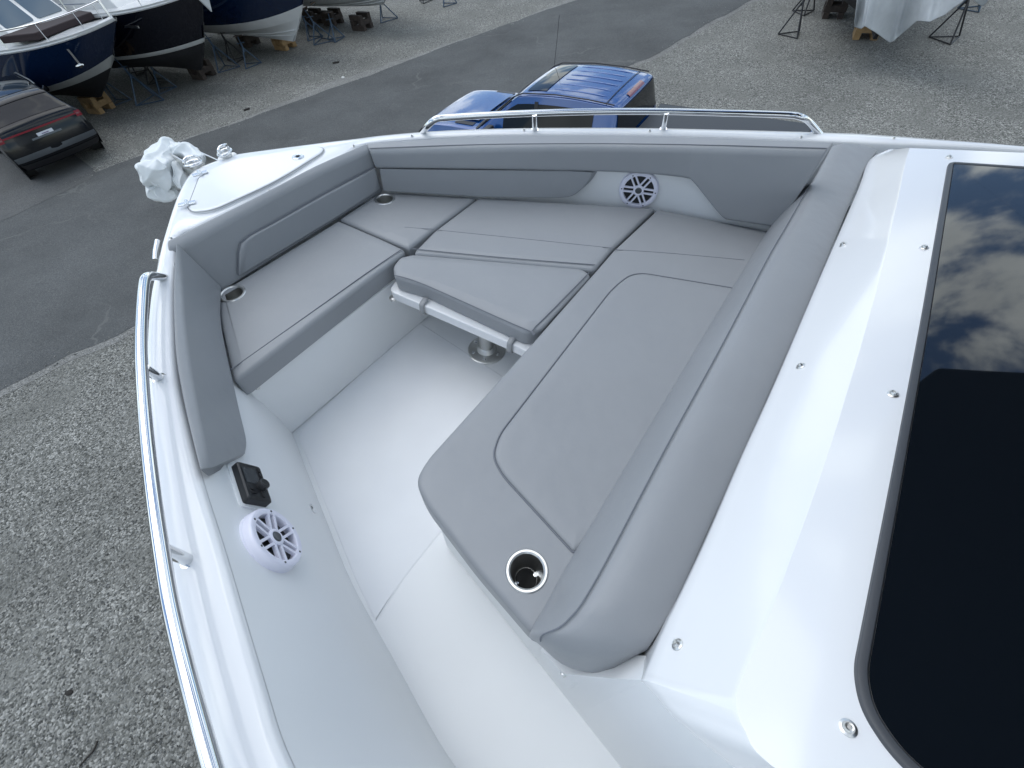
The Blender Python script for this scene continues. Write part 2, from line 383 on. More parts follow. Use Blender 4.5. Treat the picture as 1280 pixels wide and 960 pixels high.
# hull below the gunwale
bow = P(262, 207, ZG); hl = MB(); rows = []
def cl(p):                                                    # foot on the boat's centreline
    t = max((bow-p).dot(UD), .25); q = bow-UD*t*1.0+VD*.0; return q
for o in OUT:
    k = cl(o); t0 = (bow-o).dot(UD); rise = max(0, 1-t0/2.2)
    rows.append([V((*((o.lerp(k, t)).xy), -z-.0)) for t, z in ((-.004, 1.024), (.03, 1.4), (.13, 2.1), (.28, 2.9), (.42, 3.5+.0*rise), (.97, 4.35-.9*rise**2))])
hl.grid(rows, M['gel'])
hl.grid([[rows[0][j] for j in range(6)], [rows[-1][j] for j in range(6)]], M['gel'])
bb(hl, 'hull', ang=30)
rub = MB(); rub.tube([o+(o-i).normalized()*.018+V((0, 0, -.055)) for o, i in zip(OUT, INN)], .014, M['brush'], n=6)
bb(rub, 'rub_rail')

# cockpit liner: inner walls and floor
base_s = [P(*q, ZS) for q in ((905, 277), (820, 258), (720, 247), (600, 246.5), (476, 239))]
base_s.insert(0, base_s[0]+(base_s[0]-base_s[1])*2.6)
base_b = [P(*q, ZS) for q in ((476, 239), (375, 301), (277, 362))]
portT = [((217, 330), (325, 490)), ((215.5, 395), (345, 514)), ((219, 465), (363, 537)), ((232, 530), (384, 590)), ((250, 600), (410, 656)), ((278, 690), (440, 729)), ((325, 850), (492, 824)), ((363, 960), (560, 945))]
floorP = [P(*b, ZF) for a, b in portT]; topP = [P(*a, ZG) for a, b in portT]
dd = (floorP[-1]-floorP[-2]).normalized()
for k in (.15, .4, .8, 2.0, 4.6): floorP.append(floorP[7]+dd*.3*min(k, .8)+AFT*k*.9); topP.append(topP[7]+di*.6*min(k, .8)+AFT*k*.9)
ln = MB()
bs = densify(base_s, 6); bsb = densify(base_b, 6)
def wallrow(p, nrm): q = p+nrm*(.03 if nrm is VD else .085); return [V((q.x, q.y, -.985)), V((q.x, q.y, -1.02)), V((q.x, q.y, -1.1)), V((q.x, q.y, -1.3)), V((q.x, q.y, -ZF))]
ln.grid([wallrow(p, VD) for p in bs], M['gelmatte'])
ln.grid([wallrow(p, UD) for p in bsb], M['gelmatte'])
tp, fp = densify(topP, 6), densify(floorP, 6)
ln.grid([[a+V((0, 0, -.02))]+[(a+V((0, 0, -.02))).lerp(b, t)+VD*(.035*sin(pi*min(t*1.0, 1))**1) for t in (.08, .2, .4, .6, .8, .93)]+[b] for a, b in zip(tp, fp)], M['gelmatte'])
q0 = wallrow(bsb[-1], UD); ln.add([q0[0], q0[4], fp[0], tp[0]], [[0, 1, 2, 3]], M['gelmatte'])
liner = bb(ln, 'liner_wall', ang=50)
fl = MB(); fpoly = [V((p.x, p.y, -ZF)) for p in fp]
far = [V((p.x, p.y, -ZF)) for p in ([bsb[-1]+UD*.1]+[bsb[0]+UD*.1+VD*.1]+[bs[0]+VD*.1])]
fl.add([p-VD*.02 for p in fpoly[::-1]]+far+[far[-1]+AFT*6], [list(range(len(fpoly)+4))], M['gelmatte'])
floor = bb(fl, 'cockpit_floor', smooth=False)
# raised non-skid panel
pn = MB(); pp = [P(*q, ZF) for q in ((371, 541), (521, 401), (640, 478), (700, 540), (549, 668), (506, 722), (470, 778), (444, 724))]
pr = roundpoly(pp, [.05, .04, .02, .02, .02, .03, .01, .01])
top_ = [p+V((0, 0, .0035)) for p in inset(pr, .006)]
pn.grid([pr, top_], M['nonskid'], close_v=True); pn.add(top_, [list(range(len(top_)))], M['nonskid'])
bb(pn, 'nonskid_panel', floor, ang=60)

def bvh(*mbs):
    vs_, fs_ = [], []
    for m_ in mbs:
        k = len(vs_); vs_ += [p+OB for p in m_.v]; fs_ += [[a+k for a in f] for f in m_.f]
    return BVHTree.FromPolygons(vs_, fs_)
T_lin, T_gun = bvh(ln), bvh(gw)
def hit(T, px, py, back=0.0):                                 # where the sight line meets a surface
    d = ray(px, py).normalized(); p, nrm, i, t = T.ray_cast(V((0, 0, 0)), d)
    if p is None: raise Exception('no hit %s %s' % (px, py))
    if nrm.dot(d) > 0: nrm = -nrm
    return p-d*back, nrm

# ---- seat cushions
def ring(raw, rad, d, n=6):                                   # outline set in by d, corners filleted
    q = inset(raw, d) if abs(d) > 1e-9 else [V(p) for p in raw]
    rad = rad if isinstance(rad, (list, tuple)) else [rad]*len(raw)
    return roundpoly(q, [max(a_-d*.7, .003) for a_ in rad], n)
def cap_with_holes(mb, top, holes, m):
    loops = [top]+holes; tri = tessellate_polygon(loops)
    fl_ = [p for l_ in loops for p in l_]; mb.add(fl_, [list(t) for t in tri], m)
def cushion(name, px, h, thick, rad, r=.018, seams=(), holes=(), puff=.004, parent=None, shrink=.002, taper=0.0):
    raw = [P(*q, h) for q in px]; z0 = -h
    def at(d, z): return [V((p.x, p.y, z)) for p in ring(raw, rad, shrink+d)]
    rings = [at(taper, z0-thick)]
    for k in range(6):
        a = k/5*pi/2; rings.append(at(r*(1-cos(a)), z0-r+r*sin(a)))
    rings.append(at(r+.022, z0+puff))
    mb = MB(); mb.grid(rings, M['vinyl'], close_v=True)
    n_ = len(rings[0]); mb.add(rings[0], [list(range(n_))[::-1]], M['vinyl'])
    hl_ = []
    for (c, rr) in holes:
        hr = [V((c.x+cos(2*pi*k/40)*rr, c.y+sin(2*pi*k/40)*rr, z0+puff)) for k in range(40)]; hl_.append(hr)
        mb.grid([hr, [p+V((0, 0, -thick+.004)) for p in hr]], M['vinyl'], close_v=True)
    cap_with_holes(mb, rings[-1], hl_, M['vinyl'])
    for sm in seams: mb.tube(sm[0], sm[1] if len(sm) > 1 else .0022, M['seam'], n=8)
    return bb(mb, name, parent, ang=32), rings[-1]
def line(px, h, n=6, dz=.0045): return [p+V((0, 0, dz)) for p in cat([P(*q, h) for q in px], n)]

def edge_seam(poly_px, h, dz): return cat([P(*q, h)+V((0, 0, dz)) for q in poly_px], 6)

def cupholder(c, rr, parent):
    m = Matrix.Translation(c)
    b = MB(); b.lathe([(rr+.009, -.004), (rr+.009, .0045), (rr+.006, .0075), (rr+.001, .0075), (rr-.003, .004), (rr-.004, -.006), (rr-.007, -.03), (rr-.011, -.066), (rr-.016, -.074), (.012, -.077), (.0, -.077)], M['brush'], m, n=48, caps=False)
    o = bb(b, 'cup_holder', parent, ang=40)
    k = MB(); k.lathe([(rr-.0165, -.0728), (0, -.0728)], M['darkmatte'], m, n=40)
    bb(k, 'cup_bottom', parent)
    return o

CH = [(P(291, 368, ZS), .040), (P(481, 250, ZS), .040), (P(658.5, 714, ZS), .044)]
bowc, _ = cushion('seat_cushion', [(266, 369), (423, 274), (479, 298), (509, 312), (291, 479)], ZS, .085, [.01, .01, .01, .03, .03],
    seams=[(line([(285, 466), (375, 402), (459, 342), (503, 312)], ZS, dz=.004), .0018)], holes=[CH[0]])
corc, _ = cushion('seat_cushion', [(423, 273), (474, 239), (597, 246), (541, 287), (511, 310), (479, 297)], ZS, .085, .008, holes=[CH[1]], seams=[(line([(506, 285), (541, 287.5)], ZS, dz=.004), .0012)])
stbc, _ = cushion('seat_cushion', [(598, 246), (821, 259), (765, 312), (744, 337), (514, 316), (542, 288)], ZS, .085, [.01, .01, .01, .02, .03, .01],
    seams=[(line([(541, 288), (650, 299), (764, 311)], ZS, dz=.004), .0013), (line([(516, 312), (630, 323), (744, 332)], ZS, dz=.004), .0018)])
loung, _ = cushion('lounge_cushion', [(822, 260), (966, 288), (1000, 300), (720, 800), (663, 792), (594, 712), (530, 628), (517, 600), (532, 573), (660, 432), (746, 335), (766, 312)], ZS, .085, [.01, .01, .01, .01, .01, .04, .12, .08, .12, .03, .03, .01],
    seams=[(line([(768, 313), (830, 317), (930, 326)], ZS, dz=.004), .0014)], holes=[CH[2]])
pan = [P(*q, ZS) for q in ((913, 361), (792, 341), (765, 362), (624, 545), (616, 572), (629, 596), (717, 692), (800, 640), (950, 380))]
prad = [.01, .10, .10, .08, .06, .08, .01, .01, .01]
def pat(d, z): return [V((p.x, p.y, z)) for p in ring(pan, prad, d, 8)]
pm_ = MB(); z0 = -ZS; rg = []
for k in range(5):
    a = k/4*pi/2; rg.append(pat(.016*(1-cos(a)), z0-.002+.013*sin(a)))
rg.append(pat(.045, z0+.014))
pm_.grid(rg, M['vinyl'], close_v=True); pm_.add(rg[-1], [list(range(len(rg[-1])))], M['vinyl'])
pm_.tube(pat(-.001, z0+.0045), .0028, M['seam'], closed=True)
bb(pm_, 'raised_panel', loung, ang=50)
for (c, rr), par in zip(CH, (bowc, corc, loung)): cupholder(c, rr, par)
# two bright screws inside the near cup holder
for a in (.4, 3.6):
    scw = MB(); scw.lathe([(.006, -.076), (.006, -.070), (.002, -.069), (.0, -.071)], M['steel'], Matrix.Translation(CH[2][0]+V((cos(a)*.027, sin(a)*.027, 0))), n=12); bb(scw, 'cup_screw', loung)

# ---- white seat boxes under the cushions
def boxbase(name, pts, zt, zb=-ZF, bev=.012, m='gelmatte'):
    b = MB(); b.prism([V((p.x, p.y, zt)) for p in pts], V((0, 0, zb-zt)), M[m]); return bb(b, name, bevel=bev)
bx = [P(277, 363, ZS)+UD*.015, P(474, 239, ZS)+UD*.015, P(600, 247, ZS)+UD*.015, P(519, 352, ZC), P(496, 349, ZC), P(312, 489, ZC), P(290, 470, ZC)]
c1, c2 = P(558, 683, ZF), P(777, 960, ZF)
boxbase('bow_seat_box', [P(*q, ZC) for q in ((275, 385), (455, 256), (610, 262), (560, 300), (497, 347), (309, 489))], -ZC-.001)
boxbase('side_seat_box', [P(*q, ZC) for q in ((562, 301), (612, 262), (830, 274), (760, 345), (550, 322))], -ZC-.001)
nrm_box = V((-.78, -.62, 0))
e1 = P(536, 600, ZC); 
lbx = [c1, c1.lerp(c2, .72), c1.lerp(c2, .72)+AFT*.25+VD*.35, P(985, 300, ZC), P(835, 268, ZC), P(775, 325, ZC), P(665, 455, ZC), P(558, 590, ZC)]
boxbase('lounge_box', lbx, -ZC-.001)

# ---- filler table between the seats: cushion, white top, straps, pedestal
tb = MB()
tab = [P(*q, ZS+.005) for q in ((490, 333), (499, 321), (516, 316.5), (728, 334.5), (741, 342), (674, 414), (659, 416), (531, 357), (492, 345))]
fillc, fpoly_ = cushion('table_cushion', [(490, 332), (499, 320.5), (516, 316.5), (728, 334.5), (741, 343), (676, 413), (657, 416), (531, 357.5), (492, 346)], ZS+.005, .068, [.02, .02, .02, .03, .03, .05, .05, .03, .02], r=.016, puff=.006,
    seams=[(line([(493, 345), (531, 357), (658, 413), (669, 409.5), (736, 342)], ZS+.005, dz=.0045), .002)], taper=.004)
tpr = ([P(*q, ZS+.078) for q in ((485.5, 363), (503, 340), (520, 336), (715, 352), (730, 362), (690, 425), (664, 442), (638, 429), (528, 381))])
tm = MB(); tz = [[V((p.x, p.y, -ZS-.078-dz)) for p in ring(tpr, .03, i_)] for i_, dz in ((.012, 0), (.004, .0), (.001, .0015), (0, .005), (0, .040), (.003, .043), (.02, .043))]
tm.grid(tz, M['gel'], close_v=True); tm.add(tz[0], [list(range(len(tz[0])))], M['gel']); tm.add(tz[-1], [list(range(len(tz[0])))], M['gel'])
table = bb(tm, 'filler_table', ang=50)
fillc.parent = table
for a, b_, c in (((528, 381), 0, 0), ((638, 429), 0, 0)):
    st = MB(); p = P(a[0], a[1], ZS+.078); al = (P(638, 429, ZS+.078)-P(528, 381, ZS+.078)).normalized(); ou = V((al.y, -al.x, 0))
    if ou.dot(-UD-VD) < 0: ou = -ou
    p.z = -ZS-.078
    path = [p-ou*.03+V((0, 0, .014)), p+ou*.002+V((0, 0, .005)), p+ou*.007+V((0, 0, -.010)), p+ou*.007+V((0, 0, -.042)), p-ou*.02+V((0, 0, -.050))]
    path = cat(path, 4)
    st.grid([[q-al*.011 for q in path], [q+al*.011 for q in path]], M['strap'])
    ob = bb(st, 'strap', table); sd_ = ob.modifiers.new('thick', 'SOLIDIFY'); sd_.thickness = .003; sd_.offset = 0
pd = MB(); pc = P(608.5, 438, ZF)
pd.lathe([(.088, 0), (.088, .008), (.080, .013), (.048, .016), (.040, .03), (.034, .034), (.034, .29), (0, .29)], M['brush'], Matrix.Translation(pc), n=40)
ped = bb(pd, 'table_pedestal', table)
for k in range(6):
    ps = MB(); a = k*pi/3+.4; ps.lathe([(.007, .010), (.007, .0155), (.003, .017), (0, .017)], M['steel'], Matrix.Translation(pc+V((cos(a)*.066, sin(a)*.066, 0))), n=10); bb(ps, 'bolt', ped)
lt = MB(); lp = P(492, 374, ZS+.13); lt.lathe([(.016, 0), (.016, .012), (.010, .014), (0, .014)], M['brush'], Matrix.Translation(lp), n=16); bb(lt, 'table_latch', table)

# ---- bolsters round the cockpit
def onwall(poly, px, py, off):                               # sight line meets the upright wall over a plan line
    d = ray(px, py)
    for a_, b_ in zip(poly, poly[1:]):
        e_ = b_-a_; a2 = a_+VD*off
        den = d.x*e_.y-d.y*e_.x
        if abs(den) < 1e-9: continue
        t = (a2.x*e_.y-a2.y*e_.x)/den; u = (a2.x*d.y-a2.y*d.x)/den
        if t > 0 and -.05 <= u <= 1.05: return d*t
    return d*(poly[-1].y/d.y)
def loft(name, stations, rads, n=6, parent=None, m='vinyl', endr=.02, cap=True):
    """stations of a few corner points each; corners filleted by rads, ends drawn in to a soft edge"""
    cols = [cat(c, n) for c in zip(*stations)]; raw = [list(r) for r in zip(*cols)]
    rows = [roundpoly(r, rads, 5) for r in raw]
    def shrunk(row, k, along):
        c = sum(row, V())/len(row); return [c+(p-c)*(1-k*min(1, .02/max((p-c).length, 1e-4)))+along for p in row]
    d0 = (sum(raw[0], V())-sum(raw[1], V())).normalized(); d1 = (sum(raw[-1], V())-sum(raw[-2], V())).normalized()
    full = [shrunk(rows[0], .5, d0*.007), shrunk(rows[0], .16, d0*.005)]+rows+[shrunk(rows[-1], .16, d1*.005), shrunk(rows[-1], .5, d1*.007)]
    b = MB(); b.grid(full, M[m], close_v=True)
    for e_ in (full[0], full[-1]): b.add(e_, [list(range(len(e_)))], M[m])
    return bb(b, name, parent, ang=50), raw
# starboard upper bolster
st = []
for bt, crz, tk in (((471, 211), (463, 187.5), (458.5, 178.5)), ((600, 212.5), (600, 184), (600, 169.3)), ((735, 215), (735, 183), (730, 167.5)),
    ((812, 219), (812, 183.5), (808, 168.5)), ((856, 223.5), (857, 184), (850, 169.5)), ((866, 229), (868, 184.2), (862, 170)), ((884, 251), (890, 184.7), (884, 170.5)), ((902, 272), (910, 185), (902, 171)), ((916, 277), (930, 185.5), (925, 172)),
    ((970, 285), (1031, 188), (1041, 176.7))):
    a = onwall(bs, *bt, -.032); c = onwall(bs, *crz, -.032); c = P(*crz, .942)*.5+c*.5 if False else c
    t = P(*tk, min(-c.z-.008, ZB+.01))
    st.append([a, c, t, V((t.x, t.y, -.995)), V((a.x, a.y, min(a.z, -.995)))+VD*.06])
stb_b, rows = loft('side_bolster', st, [.016, .028, .014, .004, .004], n=5)
b = MB(); b.tube([r[1].lerp(r[2], .22)+V((0, 0, .0005)) for r in rows], .0016, M['seam']); bb(b, 'seam', stb_b)
# lumbar bolster below it: outline on the wall
lb = [(474, 211.5), (600, 213), (705, 213.5), (741, 216), (736, 226), (728, 236), (716, 245.5), (699, 248), (600, 246), (479, 239)]
b = MB(); fr = []
for q in lb:
    fr.append(onwall(bs, q[0], q[1], -.028))
fr_ = roundpoly(fr, [.005, .005, .02, .012, .03, .04, .05, .04, .01, .005], 5)
b.prism(fr_, VD*.075+UD*.0, M['vinyl'])
lum = bb(b, 'lumbar_bolster', bevel=.014, seg=4)
# bow backrest (both its upper face and lower panel)
st = []
for bt, crz, tk in (((268, 367.5), (212, 315), (210, 299)), ((277.5, 361.5), (224, 308.5), (222, 293)), ((326, 331), (283, 277), (279, 264.5)), ((376, 300), (342, 246), (337, 235.5)), ((425, 269.5), (400, 215.5), (394, 205.5)), ((476, 238.5), (461.5, 188), (456.5, 178.5))):
    a, c, t = P(bt[0]+.5, bt[1]+2, 1.156), P(*crz, .95), P(*tk, ZB); st.append([a, c, t, V((t.x, t.y, -.995)), a+UD*.06])
bowb, rows = loft('bow_backrest', st, [.004, .03, .014, .004, .004], n=4)
# raised lower panel on the bow backrest, with its piped edge
BV = BVHTree.FromPolygons([p for r in rows for p in r[:3]], [[i*3+j, i*3+j+1, i*3+j+4, i*3+j+3] for i in range(len(rows)-1) for j in (0, 1)])
def onb(px, py, back): p, nn = hit(BV, px, py); return p+nn*back
pl = [(297, 343), (297, 316), (300, 304), (311, 294.5), (340, 279), (400, 245), (467, 209), (473.5, 234), (425, 266.5), (360, 306)]
b = MB(); f0 = [onb(*q, .001) for q in pl]; f1 = [onb(*q, .016) for q in pl]
ctr = sum(f1, V())/len(f1); f2 = [p.lerp(ctr, .10) for p in f1]; f2 = [p+(p-q)*.25 for p, q in zip(f2, [a_.lerp(ctr, .10) for a_ in f0])]
b.grid([f0, [a_.lerp(b_, .7) for a_, b_ in zip(f0, f1)], [p.lerp(ctr, .02) for p in f1], f2], M['vinyl'], close_v=True); b.add(f2, [list(range(len(f2)))], M['vinyl'])
b.tube([onb(*q, .006) for q in [(296.5, 343), (296.5, 316), (299.5, 303.5), (311, 293.7), (340, 278), (400, 244), (467, 208.3)]], .0022, M['seam'])
bb(b, 'backrest_panel', bowb, ang=60)
b = MB(); b.tube([onb(*q, .004) for q in [(222.5, 308), (250, 332), (276.5, 360)]] if False else [P(223, 309, .955), P(277, 362, 1.143)], .003, M['seam']); bb(b, 'seam', bowb)
# port bolster hugging the wall
st = []
for lo, rg_, tk in (((278, 361, 1.14), (225, 309, .945), (219.5, 304, ZB)), ((277, 395, 1.14), (227, 350, .945), (216, 352, ZB)), ((282, 430, 1.14), (230, 398, .945), (215.8, 398, ZB)), ((291, 470, 1.14), (236, 450, .945), (219, 450, ZB)), ((301, 514, 1.135), (246, 508, .945), (230, 510, ZB)), ((309, 548, 1.13), (256, 556, .945), (241, 556, ZB)), ((308, 564, 1.12), (261, 583, .95), (248, 584, ZB))):
    a, c, t = P(*lo), P(*rg_), P(*tk); st.append([a, c, t, V((t.x, t.y, -.97)), a-VD*.035])
prtb, rows = loft('port_bolster', st, [.012, .02, .012, .004, .004], n=5)

# ---- aft backrest in front of the cabin top
base = [(663, 792), (686, 744), (715, 690), (800, 548), (880, 415), (938, 320), (962, 282), (1003, 222), (1034, 184)]
seam = [(676, 796), (708, 777), (747, 721), (832, 560), (902, 432), (960, 322), (985, 279), (1019, 219), (1040, 182)]
mid_ = [(735, 822), (768, 785), (808, 712), (893, 545), (954, 412), (1003, 306), (1024, 262), (1052, 207), (1062, 179)]
gap = [(813, 807), (846, 752), (887, 662), (953, 514), (1008, 388), (1048, 291), (1064, 253), (1083, 208), (1098, 187)]
hs = [1.04, .985, .96, .955, .955, .955, .95, .935, .92]; hm_ = [1.03, .97, .95, .948, .948, .948, .945, .935, .922]; hg = [1.0, .975, .968, .966, .966, .966, .962, .95, .935]
st = []
for k in range(9):
    a, s_, m_, g_ = P(*base[k], ZS+.01 if k < 7 else 1.15-.1*(k-6)), P(*seam[k], hs[k]), P(*mid_[k], hm_[k]), P(*gap[k], hg[k])
    fr1 = a.lerp(s_, .35)-UD*-.012; fr2 = a.lerp(s_, .75)+UD*.006
    m1 = s_.lerp(m_, .35)+V((0, 0, .012)); m2 = m_.lerp(g_, .6)+V((0, 0, .010))
    st.append([a, fr1, fr2, s_, m1, m_+V((0, 0, .008)), m2, g_.lerp(m2, .10), g_, g_+V((0, 0, -.02)), V((g_.x, g_.y, -1.10)), V((a.x, a.y, -1.18))+AFT*.02])
# rounded near end
endc = [P(664, 799, 1.19), P(668, 801, 1.185), P(674, 806, 1.17), P(684, 815, 1.16), P(700, 833, 1.15), P(730, 842, 1.14), P(764, 845, 1.13), P(802, 817, 1.10), P(806, 813, 1.09), P(806, 813, 1.11), P(800, 815, 1.14), P(690, 812, 1.19)]
st.insert(0, endc)
cols = [cat(c, 8) for c in zip(*st)]; rows = [list(r) for r in zip(*cols)]
b = MB(); b.grid(rows, M['vinyl'], close_v=True)
c0 = sum(rows[0], V())/len(rows[0]); nn = len(rows[0])
b.add(rows[0]+[c0+V((0, 0, -.01))], [[j, (j+1) % nn, nn] for j in range(nn)], M['vinyl']); b.add(rows[-1], [list(range(nn))], M['vinyl'])
o = bb(b, 'aft_backrest', ang=70); sb = o.modifiers.new('s', 'SUBSURF'); sb.levels = 1; sb.render_levels = 1
o.modifiers.move(1, 0)
aftb = o
b = MB(); b.tube([r[3]+V((0, 0, -.0004)) for r in rows[6:]], .0017, M['seam']); bb(b, 'seam', aftb)

# ---- cabin top (trunk) with windscreen
Fn, Ff = P(806, 850, .93), P(1085, 200, .945)
Cn, Cf = P(915, 880, .80), P(1134, 187, .82)
gp = P(1120, 520, .775)
pn_ = (Cf-Cn).cross(gp-Cn).normalized()
def onpl(px, py, off=0.0):
    d = ray(px, py); t = (Cn+pn_*0).dot(pn_)/d.dot(pn_); return d*t+(pn_ if pn_.z > 0 else -pn_)*off
NP = pn_ if pn_.z > 0 else -pn_
b = MB()
# rings: bottom, lower edge, upper edge (rounded corner), then flat top
aftdir = (NP.cross(Cf-Cn)); aftdir = aftdir if aftdir.dot(AFT) > 0 else -aftdir; aftdir.normalize()
up_near = [onpl(*q) for q in ((935, 912), (955, 940), (985, 975))]
T_in = [onpl(1137, 185), onpl(1131, 206), onpl(1122, 250)]+[onpl(*q) for q in ((1095, 365), (1050, 520), (1010, 640), (965, 760), (930, 842), (920.5, 868), (920.3, 876), (920.8, 886), (922.5, 894), (932, 915), (962, 955))]
side = (P(908, 960, .86)-P(806, 850, .90)).normalized()
T_in += [T_in[-1]+aftdir*k for k in (.15, .4, 1.0, 1.6)]
T_lo = [P(1108, 188, .945), P(1087, 200, .945), P(1074, 235, .945)]+[P(*q, .945) for q in ((1029, 340), (973, 472), (929, 570), (884, 675), (839, 772), (813, 832), (807.3, 846), (806, 850), (809, 854), (826, 873), (865, 915))]
for k_, h_ in ((-6, .945), (-5, .938), (-4, .936), (-3, .935), (-2, .925), (-1, .905)):
    q_ = T_lo[k_]; T_lo[k_] = q_*(h_/-q_.z)
T_lo += [T_lo[-1]+(AFT*.9-VD*.02+V((0, 0, .02)))*k for k in (.15, .4, 1.0, 1.6)]
far_in = [onpl(1280, 190)-VD*.0, onpl(1280, 190)+AFT*1.4+V((0, 0, .25))]
T_i, T_l = cat(T_in, 4), cat(T_lo, 4)
bott = [V((p.x, p.y, -1.14)) if i > 26 else V((p.x, p.y, -1.12))+AFT*.03 for i, p in enumerate(T_l)]
low = []
for p in T_l: low.append(p.copy())
near_bot = []
wl = [c1, c2]; dw = (c2-c1).normalized(); wn_n = V((-dw.y, dw.x, 0)); wn_n = wn_n if wn_n.dot(V((-.78, -.62, 0))) > 0 else -wn_n
chm = [a.lerp(b_, .5) for a, b_ in zip(T_l, T_i)]
lip = [a+(a-b_).normalized()*.004+V((0, 0, -.012)) for a, b_ in zip(T_l, T_i)]
b.grid([bott, lip, T_l, [a.lerp(c_, .12)+V((0, 0, .004)) for a, c_ in zip(T_l, T_i)], chm, [a.lerp(c_, .955)+NP*.0006 for a, c_ in zip(T_l, T_i)], T_i], M['gel'])
topo = T_i+[T_i[-1]+VD*1.6, onpl(1400, 198)+AFT*1.2, onpl(1400, 198), onpl(1280, 191), onpl(1200, 187.5)]
def drop(p): return p-NP*((p-Cn).dot(NP))
topo = [drop(p) for p in topo]; T_i = [drop(p) for p in T_i]
b.add(topo, [list(range(len(topo)))], M['gel'])
# far side drop to the side deck
fs = [onpl(1137, 185), onpl(1200, 187.5), onpl(1280, 191), onpl(1400, 198), onpl(1400, 198)+AFT*1.2]
b.grid([fs, [V((p.x, p.y, -1.0))+VD*.03 for p in fs]], M['gel'])
b.add([T_i[0], T_l[0], V((T_l[0].x, T_l[0].y, -1.1)), V((fs[0].x, fs[0].y, -1.0))], [[0, 1, 2, 3]], M['gel'])
trunk_mb = b
trunk = bb(b, 'cabin_top', ang=28)
T_trk = bvh(b)
# vertical side of the cabin down to the floor
b = MB()
s_top = [P(*q, h_) for q, h_ in (((700, 842), 1.19), ((765, 848), 1.14), ((806, 851), .912), ((865, 916), .912))]
low0, low1 = c1.lerp(c2, .62), c2
kk = min(range(len(T_l)), key=lambda i: (T_l[i]-T_lo[10]).length)
k0 = [P(676, 812, 1.22), P(704, 842, 1.20), P(765, 848, 1.08)]+[p+V((0, 0, -.004)) for p in T_l[kk:]]
def foot(p): q = c1+dw*((p-c1).dot(dw)); return V((q.x, q.y, -ZF))
k1 = [foot(p) for p in k0]
b.grid([[a.lerp(c_, t) for t in (0, .03, .5, 1)] for a, c_ in zip(k0, k1)], M['gelmatte'])
b.grid([k0[:4], [P(700, 785, 1.21), P(728, 812, 1.19), P(772, 818, 1.12), P(816, 820, 1.0)]], M['gelmatte'])
bb(b, 'console_side', ang=50)
# little ledge under the aft backrest's end
b = MB(); b.prism([P(*q, 1.155) for q in ((725, 838), (765, 849), (808, 853), (850, 800), (770, 790))], V((0, 0, -.09)), M['gelmatte']); bb(b, 'backrest_ledge', bevel=.006)

# windscreen: glass with a rubber frame
ol = [(1186, 206), (1280, 210.5)]
o_px = [onpl(*q, .004) for q in ((1280, 211), (1184, 204.5), (1150, 400), (1108, 620), (1064.5, 838), (1074, 888), (1113, 948))]
tl_ = o_px[-1]+(o_px[-1]-o_px[-2]).normalized()*.25+aftdir*.35; tl2 = onpl(1280, 211, .004)+aftdir*.75
wpoly = roundpoly(o_px+[tl_, tl_+aftdir*.35, tl2], [.003, .030, .1, .1, .05, .06, .05, .02, .02, .02], 8)
def insetp(poly, d):                                         # inset inside the glass plane
    X = (Cf-Cn).normalized(); Y = NP.cross(X); o0 = poly[0]
    q = [V(((p-o0).dot(X), (p-o0).dot(Y), 0)) for p in poly]; q = inset(q, d)
    return [o0+X*p.x+Y*p.y for p in q]
ip = insetp(wpoly, .017)
b = MB()
b.grid([[p-NP*.01 for p in wpoly], [p+NP*.004 for p in insetp(wpoly, .002)], [p+NP*.006 for p in insetp(wpoly, .006)], [p+NP*.005 for p in insetp(wpoly, .014)], ip, [p+NP*.001 for p in ip]], M['rubber'], close_v=True)
frame = bb(b, 'windscreen', ang=40)
b = MB(); b.add([p+NP*.003 for p in ip], [list(range(len(ip)))], M['glass'])
bb(b, 'glass', frame, smooth=False)
# wiper resting low on the glass and pale reflected trim are outside our view; the hard top stands over the helm
b = MB()
ht = [V((0, 0, .62))+UD*u+VD*v for u, v in ((-.45, .05), (-.18, .35), (-.13, 1.0), (-.12, 1.7), (-.15, 2.4), (-.3, 2.8), (-3.2, 2.75), (-3.2, .05))]
b.prism(cat(ht[:6], 6)+ht[6:], V((0, 0, .10)), M['hardtop'])
top = bb(b, 'hardtop', bevel=.03)
for u, v in ((-3.0, .05), (-3.0, 2.45), (-1.9, 2.45), (-1.9, .05)):
    q = MB(); q.tube([V((0, 0, .63))+UD*u+VD*v, V((0, 0, -1.0))+UD*(u-.1)+VD*(v+(.06 if v > 1 else -.02))], .04, M['gel'], n=12); bb(q, 'hardtop_post', top)

# ---- rails
def rail(name, pts, posts, r=.0138, pr=.012):
    b = MB(); b.tube(cat(pts, 10), r, M['steel'], n=16); o = bb(b, name, ang=60)
    for a, c_ in posts:
        q = MB(); q.tube([a, c_], pr, M['steel'], n=14)
        d = (a-c_).normalized(); q.tube([c_-d*.004, c_+d*.004], pr*1.45, M['steel'], n=14)
        bb(q, 'stanchion', o)
    return o
HR = .865
sp_ = [P(527, 166, .955), P(535, 157, .90), P(545, 149, .868), P(560, 147, HR), P(610, 144, HR), P(668, 141.5, HR), P(750, 139.5, HR), P(832, 139.5, HR), P(910, 141.5, HR), P(980, 143.5, HR), P(1000, 146, .868), P(1012, 153, .90), P(1025, 168, .955)]
rail('side_rail', sp_, [(P(668, 143, HR), P(668.5, 163, .95)), (P(833, 141, HR), P(829, 162, .95))])
pp_ = [P(205, 347, .952), P(192, 345, .905), P(183, 347, .88), P(179.5, 360, .875), P(177, 400, .875), P(176.5, 440, .875), P(179, 490, .875), P(184, 550, .875), P(192, 620, .875), P(202, 690, .875), P(215, 765, .875), P(237, 855, .875), P(270, 975, .875)]
pe = (pp_[-1]-pp_[-2]).normalized()
